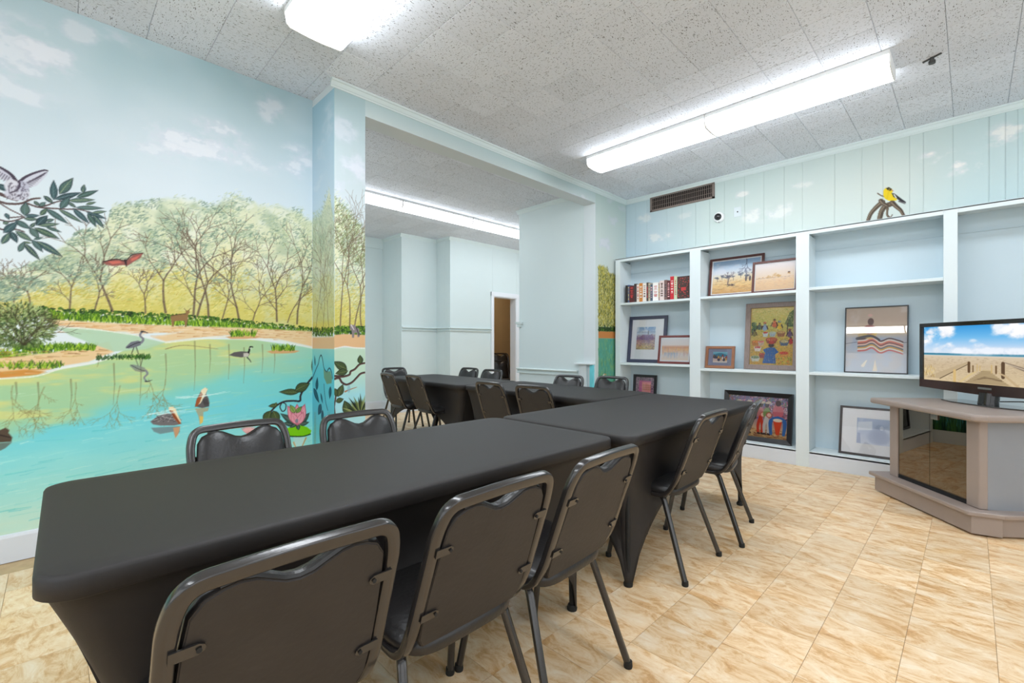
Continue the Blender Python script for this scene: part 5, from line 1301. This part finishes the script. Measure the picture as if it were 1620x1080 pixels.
# ================================================================== FLUORESCENT LIGHTS
def wrap_light(label, x, y, along, L=1.235, w=0.33, grp=None, lens=None):
    """one four-foot wraparound fixture: body, prismatic lens, two end caps"""
    rz = 0 if along == 'x' else R(90)
    t = thing('ceiling_light', label, 'light', (x, y, H), rz=rz, group=grp)
    MB().box((-L / 2 + .002, -w / 2 - .004, -.030), (L / 2 - .002, w / 2 + .004, 0)).build('body', M_HOUSING, t, bevel=.002)
    prof = [(-w * .47, -.024), (-w / 2, -.036), (-w / 2 + .010, -.084), (-w / 2 + .03, -.102), (-w * .12, -.110), (w * .12, -.110), (w / 2 - .03, -.102), (w / 2 - .010, -.084), (w / 2, -.036), (w * .47, -.024)]
    MB().mapped(prof, -L / 2 + .008, L / 2 - .008, lambda a, b, d: (d, a, b)).build('lens', lens or M_LENS, t)
    cap = [(p[0] * 1.012, p[1] - (.002 if p[1] < -.06 else -.008)) for p in prof] 
    for sx in (-1, 1):
        MB().mapped(cap, sx * (L / 2 - .008), sx * (L / 2), lambda a, b, d: (d, a, b)).build('end_cap', M_LENS if False else M_CAPLIT, t)
    return t
M_CAPLIT = mat('translucent_white_cap', (246, 246, 246), .4, var=0.0)
G1, G2, G3 = 'pair of light fixtures at the upper left', 'pair of light fixtures over the bookcase side', 'row of light fixtures in the back room'
wrap_light('ceiling light fixture at the top of the picture above the mural corner', 1.13, 2.84 - .6175, 'y', w=.36)
wrap_light('ceiling light fixture further along the same line as the one above the mural corner', 1.13, 2.84 - .6175 * 3, 'y', w=.36)
wrap_light('far half of the bright light pair over the bookcase side, nearest the air vent', 4.09, 2.85 - .6175, 'y', w=.30)
wrap_light('bright ceiling light near half of the pair over the bookcase side', 4.09, 2.85 - .6175 * 3, 'y', w=.30)
for k, lb in enumerate(('back room ceiling light at the row\'s left end, cut off by the pier', 'back room ceiling light second in the row, seen whole through the opening', 'back room ceiling light at the right of the row beside the pier wall', 'back room ceiling light hidden behind the right pier')):
    wrap_light(lb, 3.34 + (k - .5) * 1.24, 5.56, 'x', w=.23, lens=M_LENS2)
for x, y, al in ((1.5, 4.75, 'y'), (1.5, 6.6, 'y'), (7.6, 5.4, 'y')):  # extra fixtures added out of view to brighten the back room
    wrap_light('added ceiling fill light out of sight in the back room', x, y, al, grp='added fill lights out of sight in the back room', lens=M_LENS2)
for x, y in ((-1.6, 1.6), (-1.6, .36), (1.13, -1.2), (4.09, -1.2)):  # unseen fixtures added as fill for the main room
    wrap_light('added ceiling fill light behind the camera', x, y, 'y', grp='added fill lights behind the camera')

# ================================================================== TABLES UNDER BLACK STRETCH COVERS
ZT = 0.76
def table(label, cx, cy, L, W, rz, foot, arch_long=.42, arch_end=.38, rad=.07, seed=0):
    t = thing('banquet_table', label, 'table', (cx, cy, 0), rz=rz)
    # stretch cover
    hx, hy = L / 2, W / 2
    per = []; seg_ = []
    def addrun(p, q, n, side):
        for k in range(n): 
            s = k / n; per.append((p[0] + (q[0] - p[0]) * s, p[1] + (q[1] - p[1]) * s))
    corners = [(hx, hy, 0), (-hx, hy, 90), (-hx, -hy, 180), (hx, -hy, 270)]
    nc, nl = 8, 26
    loop = []           # (x, y, corner index or side index, parameter)
    for i, (x, y, a0) in enumerate(corners):
        sx, sy = (1 if x > 0 else -1), (1 if y > 0 else -1)
        ccx, ccy = x - sx * rad, y - sy * rad
        for k in range(nc + 1):
            th = R(a0 + 90 * k / nc); loop.append((ccx + rad * math.cos(th), ccy + rad * math.sin(th), 'c', i, k / nc))
        x2, y2, a2 = corners[(i + 1) % 4]
        th = R(a0 + 90); p = (ccx + rad * math.cos(th), ccy + rad * math.sin(th))
        s2x, s2y = (1 if x2 > 0 else -1), (1 if y2 > 0 else -1)
        q = (x2 - s2x * rad + rad * math.cos(R(a2)), y2 - s2y * rad + rad * math.sin(R(a2)))
        for k in range(1, nl): 
            s = k / nl; loop.append((p[0] + (q[0] - p[0]) * s, p[1] + (q[1] - p[1]) * s, 's', i, s))
    n = len(loop)
    fx0, fx1, fy = foot          # foot inset at -x end, at +x end, and from the long sides
    fpos = [(hx - fx1, hy - fy), (-hx + fx0, hy - fy), (-hx + fx0, -hy + fy), (hx - fx1, -hy + fy)]
    rows = []
    # top surface edge rounding
    cxm = 0
    for ins, z in ((.06, ZT), (.012, ZT - .0006), (.004, ZT - .003), (0.0, ZT - .010), (0.0, ZT - .046), (.004, ZT - .050), (.016, ZT - .056)):
        rows.append([(p[0] * (1 - ins / hx), p[1] * (1 - ins / hy), z) for p in loop])
    bot = []
    for p in loop:
        i = p[3]
        if p[2] == 'c':
            a = R([0, 90, 180, 270][i] + 90 * p[4]); bot.append((fpos[i][0] + .022 * math.cos(a), fpos[i][1] + .022 * math.sin(a), .004))
        else:
            A, B = fpos[i], fpos[(i + 1) % 4]; s = p[4]
            arch = (arch_long if i in (0, 2) else arch_end)
            hgt = arch * (1 - abs(2 * s - 1) ** 2.4) ** 0.9
            hgt = arch * (4 * s * (1 - s)) ** .62
            inx = -.10 * 4 * s * (1 - s)
            nx_, ny_ = {0: (0, 1), 1: (-1, 0), 2: (0, -1), 3: (1, 0)}[i]
            o_ = .022
            # the hem between two feet is pulled into an arch that runs with the leg plane
            e = (4 * s * (1 - s))
            topx, topy = p[0], p[1]
            fxx = A[0] + (B[0] - A[0]) * s; fyy = A[1] + (B[1] - A[1]) * s
            k_ = hgt / ZT
            x = fxx * (1 - k_) + topx * k_ + nx_ * (o_ + inx * .4); y = fyy * (1 - k_) + topy * k_ + ny_ * (o_ + inx * .4)
            bot.append((x, y, .004 + hgt))
    m = 16
    topr = rows[-1]
    for j in range(1, m + 1):
        q = j / m; row = []
        for a, b, p in zip(topr, bot, loop):
            g = q
            x = a[0] + (b[0] - a[0]) * g; y = a[1] + (b[1] - a[1]) * g; z = a[2] + (b[2] - a[2]) * q
            pull = .055 * math.sin(math.pi * q) * (1.0 if p[2] == 's' else .9)
            if p[2] == 's': pull *= 0.4 + .6 * (4 * p[4] * (1 - p[4]))
            l = math.hypot(x / hx, y / hy) + 1e-6
            nx_, ny_ = (x / hx / l, y / hy / l) if p[2] == 'c' else {0: (0, 1), 1: (-1, 0), 2: (0, -1), 3: (1, 0)}[p[3]]
            x -= nx_ * pull; y -= ny_ * pull
            row.append((x, y, z))
        rows.append(row)
    mb = MB()
    vs = [v for r0 in rows for v in r0]; fs = []
    for j in range(len(rows) - 1):
        for k in range(n): fs.append((j * n + k, j * n + (k + 1) % n, (j + 1) * n + (k + 1) % n, (j + 1) * n + k))
    fs.append(tuple(range(n)))
    mb.add(vs, fs)
    cl = mb.build('stretch_cover', M_CLOTH, t, smooth=True, angle=60)
    so = cl.modifiers.new('thick', 'SOLIDIFY'); so.thickness = .002; so.offset = -1
    # tabletop and legs inside
    MB().prism([(p[0] * .985, p[1] * .97) for p in loop[::2]], ZT - .045, ZT - .004).build('tabletop', M_PANEL, t)
    for i, (x, y) in enumerate(fpos):
        sx = 1 if x > 0 else -1; sy = 1 if y > 0 else -1
        lg = MB(); lg.sweep([(x, y, .018), (x * .985, y * .97, ZT - .05)], circ(.013, 10)); lg.build('leg', M_RUBBER, t)
        MB().lathe([(0, 0), (.022, 0), (.024, .012), (.018, .026), (0, .026)], (x, y, 0), n=14).build('foot_pad', M_RUBBER, t, smooth=True)
    return t
table('nearest table under a black stretch cover with its rounded end at the lower left', .935, 1.635, 1.93, .865, R(-.4), (.20, .24, .08))
table('black covered table between the nearest table and the bookcase, its right end by the chairs', 2.875, 1.60, 1.90, .91, R(.6), (.09, .20, .07), arch_long=.45)
table('black covered table behind the corner table, along the outer side chairs', 3.515, 2.975, 1.80, .87, R(86.5), (.12, .12, .07))
table('farthest black covered table, in front of the pale back wall', 3.575, 4.80, 1.82, .86, R(87.5), (.12, .12, .07))

# ================================================================== STACKING BANQUET CHAIRS
def chair(label, x, y, rz, grp):
    c = thing('stacking_chair', label, 'chair', (x, y, 0), rz=rz, group=grp)
    # continuous square tube: seat rails, uprights and arched top
    half = [(.185, .205, .418), (.188, -.105, .408), (.196, -.162, .492), (.192, -.262, .775), (.172, -.286, .836), (0, -.290, .842)]
    pts = half + [(-p[0], p[1], p[2]) for p in half[-2::-1]]
    path = fillet(pts, [.02, .07, .085, .10, .2, .10, .085, .07, .02][0:0] or [.085, .05, .12, .085, .10, .085, .12, .05, .085], 7)
    MB().sweep(path, rrect(.030, .022, .0045, 2), up=(1, 0, 0)).build('back_frame', M_FRAME, c, smooth=True, angle=50)
    # back pad: dipped top leaves the hand hole
    v = Vector((0, -.135, .385)).normalized(); nrm = Vector((0, v.z, -v.y)); o = Vector((0, -.150, .455))
    def bp(a, b, d): return o + Vector((a, 0, 0)) + v * b + nrm * d
    H_ = .403
    ol = []
    for k in range(13):                         # top edge, right to left, with the dip
        a = .150 - .300 * k / 12
        dip = .050 * math.exp(-(abs(a) / .068) ** 2.3)
        arch = H_ - .030 * (abs(a) / .15) ** 3.0
        ol.append((a, arch - dip))
    left = [(-.168, .345), (-.175, .28), (-.180, .18), (-.182, .09), (-.178, .02), (-.162, -.008)]
    botm = [(-.09, -.01), (0, -.012), (.09, -.01)]
    outline = ol + left + botm + [(-p[0], p[1]) for p in left[::-1]]
    cg = (0, .19)
    def cushion(outl, cg, rows, fn, name, m, smooth_=True, angle=50):
        n = len(outl); vs = []; fs = []
        for (sc, d) in rows:
            for p in outl: vs.append(fn(cg[0] + (p[0] - cg[0]) * sc, cg[1] + (p[1] - cg[1]) * sc, d))
        for j in range(len(rows) - 1):
            for k in range(n): fs.append((j * n + k, j * n + (k + 1) % n, (j + 1) * n + (k + 1) % n, (j + 1) * n + k))
        fs.append(tuple(range(n))[::-1]); fs.append(tuple(range((len(rows) - 1) * n, len(rows) * n)))
        return MB().add([tuple(q) for q in vs], fs).build(name, m, c, smooth=smooth_, angle=angle)
    cushion(outline, cg, [(.985, -.006), (1, .0), (1.0, .008), (.985, .018), (.94, .026), (.8, .033), (.5, .037), (.15, .038)], bp, 'backrest', M_VINYL)
    cushion(outline, cg, [(.985, -.007), (.985, -.005), (.97, -.0095), (.5, -.0105), (.1, -.011)], bp, 'back_panel', M_PANEL)
    # rolled edge of the pad at the hand hole
    MB().sweep([bp(a, b - .004, .002) for (a, b) in ol[1:-1]], circ(.0085, 8), up=(0, 0, 1)).build('rolled_edge', M_VINYL, c, smooth=True)
    for sx in (-1, 1):
        for b in (.285, .10):
            t_ = [(sx * .190, b - .011), (sx * .150, b - .011), (sx * .142, b - .006), (sx * .140, b), (sx * .142, b + .006), (sx * .150, b + .011), (sx * .190, b + .011)]
            bk_ = MB().mapped(t_, -.0155, -.012, bp).build('bracket', M_FRAME, c)
            sc = MB(); q = bp(sx * .150, b, -.017); sc.lathe([(0, -.002), (.0045, -.002), (.004, .001), (0, .0015)], tuple(q), n=8, axis='y').build('screw', M_RUBBER, bk_)
            KIDS.setdefault(bk_.name, [])
    # seat
    so = []
    for k in range(40):
        th = 2 * math.pi * k / 40; ca, sa = math.cos(th), math.sin(th)
        e = 0.42
        so.append((.196 * math.copysign(abs(ca) ** e, ca), .205 * math.copysign(abs(sa) ** e, sa)))
    def sf(a, b, d): return Vector((a, .045 + b, .424 + d + .012 * (b / .2)))
    cushion(so, (0, 0), [(.93, .0), (.99, .004), (1.0, .014), (.995, .026), (.96, .038), (.86, .047), (.6, .053), (.3, .052), (.1, .05)], sf, 'seat', M_VINYL)
    cushion(so, (0, 0), [(.90, -.006), (.95, -.004), (.95, .002), (.5, .002)], sf, 'seat_pan', M_PANEL)
    # legs, each its own bent tube
    for sx in (-1, 1):
        rear = fillet([(sx * .150, -.035, .404), (sx * .178, -.088, .403), (sx * .226, -.226, .012)], .045, 6)
        MB().sweep(rear, rrect(.025, .025, .008, 2), up=(0, 0, 1)).build('leg', M_FRAME, c, smooth=True)
        frt = fillet([(sx * .150, .105, .404), (sx * .182, .150, .403), (sx * .214, .222, .012)], .045, 6)
        MB().sweep(frt, rrect(.025, .025, .008, 2), up=(0, 0, 1)).build('leg', M_FRAME, c, smooth=True)
        for (px, py) in ((sx * .226, -.226), (sx * .214, .222)): MB().lathe([(0, 0), (.0155, 0), (.0165, .005), (.0155, .024), (0, .024)], (px, py, 0), n=12).build('foot_cap', M_RUBBER, c, smooth=True)
        st = MB().sweep([(sx * .184, -.06, .404), (sx * .184, .13, .408)], rrect(.016, .012, .003, 1)).build('seat_rail', M_FRAME, c)
    return c
GC = 'black stacking chairs drawn up to the tables'
proto = chair('black padded chair at the bottom left, nearest the camera, its back turned to us', .31, 1.12, 0, GC)
def place(label, x, y, rz, z=0):
    c = copy_tree(proto); c.location = (x, y, z); c.rotation_euler = (0, 0, R(rz)); c['label'] = label; return c
place('black padded chair second from the bottom left, between two others, back turned to us', .805, 1.12, 0)
place('black padded chair at the joint of the nearest table and the corner table', 1.275, 1.12, 2)
place('black padded chair standing alone in the middle of the corner table side, facing left', 2.44, 1.235, 1)
place('black padded chair seen edge-on at the right end of the corner table', 3.06, 1.225, 11)
place('black padded chair on the mural side of the nearest table, left of two', .60, 2.04, 183)
place('black padded chair on the mural side of the nearest table, right of two', 1.115, 1.97, 181)
place('black padded chair inside the ring of tables, right of two at the third table', 3.165, 2.66, -88)
place('black padded chair inside the ring of tables, left of two at the third table', 3.16, 3.19, -92)
place('black padded chair with its seat showing, right of two at the farthest table', 3.19, 4.50, -96)
place('black padded chair with its seat showing, left of two at the farthest table', 3.17, 5.05, -96)
place('black padded chair at the head of the farthest table, facing us', 3.62, 5.92, 176)
place('black padded chair behind the farthest table, left of two in front of the back wall', 4.14, 5.33, 92)
place('black padded chair behind the farthest table, right one just left of the doorway', 4.05, 4.72, 92)
place('black padded chair behind the third table, left of two below the pier wall', 3.88, 3.235, 92)
place('black padded chair behind the third table, in front of the bookcase and mural strip', 4.04, 2.765, 92)
place('black padded chair stored in the far doorway, lowest in front', 6.86, 7.18, 150)
place('black padded chair stored in the far doorway behind the lower one, bottom of the stack', 7.20, 7.52, 150)
place('black padded chair stored in the far doorway, topmost of the stack', 7.20, 7.52, 150, .15)

# ================================================================== TELEVISION CABINET
fl = Vector((4.86 * .983, .60, 0)); fr_ = Vector((4.10, .0, 0))
def zf(u, v, z): 
    d = _ray(u, v); t = (z - CAM_H) / d[2]; return Vector((d[0] * t, d[1] * t, 0))
A_ = zf(1380, 775, 0); B_ = zf(1535, 847, 0)
ex = (B_ - A_).normalized(); ey = Vector((-ex.y, ex.x, 0))
if ey.x < 0: ey = -ey                      # ey points to the back of the cabinet
Wd = (B_ - A_).length
print('cabinet', A_, B_, ex, ey, Wd)
ang = math.atan2(ex.y, ex.x)
cab = thing('tv_cabinet', 'taupe corner television cabinet with two smoked glass doors on a stepped base', 'cabinet', (A_.x, A_.y, 0), rz=ang)
flip = 1 if Vector((-math.sin(ang), math.cos(ang), 0)).dot(ey) > 0 else -1     # local +y sign of 'back'
def pg(pts): return [(p[0], p[1] * flip) for p in pts]
D = .52
basep = pg([(0, 0), (Wd, 0), (Wd + .06, .13), (Wd + .05, .15), (Wd + .03, D), (-.0, D)])
M_SMOKE = pane('smoked_glass', (44, 34, 26), reflect=(.60, .50, .40, 1), opac=.30)
MB().prism(pg([(.012, .012), (Wd - .008, .012), (Wd + .052, .14), (Wd + .035, .15), (Wd + .035, D), (.012, D)]), .012, .128).build('base', M_CAB, cab, bevel=.002)
MB().prism(pg([(-.02, -.018), (Wd + .003, -.018), (Wd + .07, .135), (Wd + .05, D), (-.02, D)]), .126, .156).build('base_top', M_CAB, cab, bevel=.008, seg=3)
MB().prism(pg([(.06, .06), (Wd - .04, .06), (Wd - .04, D - .06), (.06, D - .06)]), 0, .013).build('glide_rail', M_RUBBER, cab)
s0, s1 = .085, Wd - .03
MB().prism(pg([(s0, .075), (s0 + .085, .075), (s0 + .085, .11), (s0 + .02, D), (s0, D)]), .156, .72).build('side_post', M_CAB, cab, bevel=.006, seg=3)
MB().prism(pg([(s1 - .095, .075), (s1, .075), (s1 + .012, .12), (s1 - .02, .12), (s1 - .095, .10)]), .156, .72).build('side_post', M_CAB, cab, bevel=.008, seg=3)
MB().prism(pg([(s1 - .018, .12), (s1 + .006, .12), (s1 + .012, D - .01), (s1 - .012, D - .01)]), .156, .72).build('side_panel', M_CABSIDE, cab)
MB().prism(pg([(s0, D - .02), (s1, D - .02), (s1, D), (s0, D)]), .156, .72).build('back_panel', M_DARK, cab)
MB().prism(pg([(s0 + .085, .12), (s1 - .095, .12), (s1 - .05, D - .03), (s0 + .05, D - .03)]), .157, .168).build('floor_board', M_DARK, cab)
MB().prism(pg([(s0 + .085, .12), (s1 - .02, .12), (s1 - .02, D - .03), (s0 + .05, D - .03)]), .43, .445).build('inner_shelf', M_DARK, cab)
xm = (s0 + .085 + s1 - .095) / 2
for (a, b) in ((s0 + .087, xm - .0015), (xm + .0015, s1 - .097)):
    dr = MB().prism(pg([(a, .084), (b, .084), (b, .090), (a, .090)]), .185, .714).build('glass_door', M_SMOKE, cab)
cl_ = MB().prism(pg([(xm + .02, .074), (xm + .075, .074), (xm + .075, .0845), (xm + .02, .0845)]), .668, .712); cl_.build('door_catch', M_METAL, cab, bevel=.004)
MB().prism(pg([(s0 + .086, .082), (s1 - .096, .082), (s1 - .096, .1), (s0 + .086, .1)]), .157, .183).build('door_rail', M_RUBBER, cab)
MB().prism(pg([(-.02, -.01), (Wd + .02, -.01), (Wd + .065, .05), (Wd + .055, D), (-.02, D)]), .718, .764).build('cabinet_top', M_CAB, cab, bevel=.016, seg=4)

# ------------------------------------------------------------------ television
TVW, TVH = 1.12, .60
tc_ = Vector((4.745, -.085, .764)); tdir = Vector((-.735, -.678, 0)).normalized()
tang = math.atan2(tdir.y, tdir.x)          # local +x runs to the picture's right; local -y or +y faces us
tv = thing('television', 'widescreen flat television showing a boardwalk to the beach, on the taupe cabinet', 'television', tuple(tc_), rz=tang)
back = Vector((-math.sin(tang), math.cos(tang), 0)); fs_ = -1 if back.dot(Vector((tc_.x, tc_.y, 0))) > 0 else 1   # facing sign along local y
def T3(a, b, d): return (a, fs_ * d, b)     # a right, b up, d towards the viewer
z0, z1 = .087, .087 + TVH - .075
bez = .032; low_ = .062
# body
bod = [(-TVW / 2, z0), (-TVW * .2, z0 - .012), (0, z0 - .018), (TVW * .2, z0 - .012), (TVW / 2, z0), (TVW / 2, z1), (-TVW / 2, z1)]
MB().mapped([(p[0] * .985, .01 + p[1] * .98) for p in bod], -.045, .0, T3).build('rear_shell', M_TVB, tv, bevel=.004)
fm = MB()
fm.mapped([(-TVW / 2, z1 - bez), (TVW / 2, z1 - bez), (TVW / 2, z1), (-TVW / 2, z1)], 0, .018, T3)
for sx in (-1, 1): fm.mapped([(sx * TVW / 2, z0 + low_), (sx * (TVW / 2 - bez), z0 + low_), (sx * (TVW / 2 - bez), z1 - bez), (sx * TVW / 2, z1 - bez)], 0, .018, T3)
fm.build('bezel', M_TVB, tv, bevel=.002)
MB().mapped([(-TVW / 2, z0), (-TVW * .2, z0 - .012), (0, z0 - .018), (TVW * .2, z0 - .012), (TVW / 2, z0), (TVW / 2, z0 + low_), (-TVW / 2, z0 + low_)], 0, .019, T3).build('lower_bezel', M_TVR, tv, bevel=.002)
MB().mapped([(-.055, z0 + .026), (.045, z0 + .026), (.045, z0 + .040), (-.055, z0 + .040)], .019, .0205, T3).build('name_badge', M_METAL, tv, bevel=.001)
MB().sweep([(0, 0, .0), (0, -fs_ * .01, z0 - .002)], circ(.055, 24), up=(1, 0, 0)).build('neck', M_TVB, tv, smooth=True)
bp_ = [(-.31, -.10), (.31, -.10), (.31, .06), (.16, .115), (-.16, .115), (-.31, .06)]
M_TGL = pane('dark_glass', (60, 84, 90), reflect=1.0, opac=.15)
MB().prism([(p[0], p[1] * fs_) for p in bp_], .0015, .0095).build('glass_base', M_TGL, tv, bevel=.002)
sw, sh_ = TVW - 2 * bez, z1 - bez - (z0 + low_)
cvs = Canvas(0, 1, 0, sh_ / sw, 1 / 330.0); asp = sh_ / sw
grad(cvs, [(0, (206, 186, 150)), (.30 * asp, (196, 176, 146)), (.455 * asp, (206, 190, 166)), (.47 * asp, (214, 208, 200)), (.475 * asp, (96, 150, 170)), (.508 * asp, (40, 110, 140)), (.513 * asp, (206, 220, 234)), (.64 * asp, (176, 206, 234)), (.8 * asp, (110, 180, 228)), (asp, (60, 150, 214))])
rt = np.random.default_rng(2)
clouds(cvs, [(.13, .93 * asp, .14, .07, 1), (.1, .74 * asp, .13, .08, 1), (.22, .68 * asp, .06, .03, .8), (.6, .93 * asp, .09, .05, .9), (.73, .9 * asp, .13, .07, 1), (.8, .8 * asp, .07, .04, .9), (.39, .73 * asp, .04, .02, .8), (.43, .65 * asp, .07, .02, .6), (.95, .88 * asp, .1, .05, .7), (.5, .56 * asp, .4, .03, .7)], (244, 244, 248), 5, 9)
for k in range(900):
    x, z = rt.uniform(0, 1), rt.uniform(0, .44 * asp)
    cvs.seg((x, z), (x + rt.uniform(.004, .02), z + rt.normal(0, .002)), .0016, .001, [(170, 150, 120), (226, 206, 170), (150, 130, 104), (206, 190, 160)][rt.integers(4)], .5)
# boardwalk and rails: the far end of the walk is left of the screen's middle
cvs.poly([(.33, 0), (.66, 0), (.55, .16 * asp), (.52, .24 * asp), (.47, .24 * asp), (.44, .16 * asp)], (186, 166, 128))
for k in range(9):
    z = .02 + .024 * k; cvs.seg((.34 + z * .55, z * asp * 1.0), (.65 - z * .6, z * asp), .0022, .0018, (120, 100, 76), .8)
cvs.poly([(.40, .05 * asp), (.5, .1 * asp), (.6, .06 * asp), (.6, .09 * asp), (.48, .13 * asp)], (110, 92, 70), .6)
cvs.poly([(.02, .05 * asp), (.36, .37 * asp), (.38, .37 * asp), (.38, .34 * asp), (.14, .04 * asp)], (184, 164, 132)); cvs.seg((.14, .04 * asp), (.38, .345 * asp), .003, .002, (90, 74, 56))
cvs.poly([(.6, .38 * asp), (.62, .38 * asp), (1, .13 * asp), (1, .02 * asp), (.95, .04 * asp)], (128, 112, 98)); cvs.seg((.6, .375 * asp), (1, .09 * asp), .003, .005, (196, 180, 156), .9)
for x, z0_, z1__, w, cc in ((.37, .2, .35, .010, (96, 74, 52)), (.26, .0, .2, .011, (206, 176, 120)), (.4, .2, .3, .005, (120, 96, 66)), (.43, .22, .32, .004, (196, 170, 120)), (.45, .22, .3, .004, (196, 170, 120)), (.53, .2, .32, .005, (196, 170, 120)), (.56, .2, .31, .006, (110, 86, 60)), (.605, .14, .36, .012, (92, 72, 54)), (.8, .0, .24, .018, (86, 66, 46)), (.76, .0, .22, .004, (150, 130, 100))):
    cvs.seg((x, z0_ * asp), (x, z1__ * asp), w, w, cc)
cvs.path([(.3, 0), (.38, .15 * asp), (.42, .2 * asp)], .008, .004, (206, 184, 136), 1, False); cvs.path([(.7, 0), (.62, .16 * asp), (.58, .2 * asp)], .008, .004, (190, 166, 130), 1, False)
for k in range(160):
    x = rt.choice([rt.uniform(0, .1), rt.uniform(.84, 1)]); z = rt.uniform(.04, .24) * asp
    cvs.seg((x, z), (x + rt.normal(0, .01), z + .02), .002, .001, [(206, 176, 110), (150, 120, 70), (226, 206, 150)][rt.integers(3)], .7)
cvs.mesh('screen', lambda A, Z: (-sw / 2 + A * sw, fs_ * .006 + 0 * A, z0 + low_ + Z * sw), M_SCREEN, tv, 1.0)
cb_ = MB().sweep(fillet([(4.93, -.33, .772), (4.99, -.28, .785), (5.0, -.18, .776), (4.93, -.06, .772)], .04), circ(.004, 8)).build('cable', M_RUBBER, smooth=True)
tag(cb_, 'thin black cable lying on the cabinet top behind the television foot', 'cable')
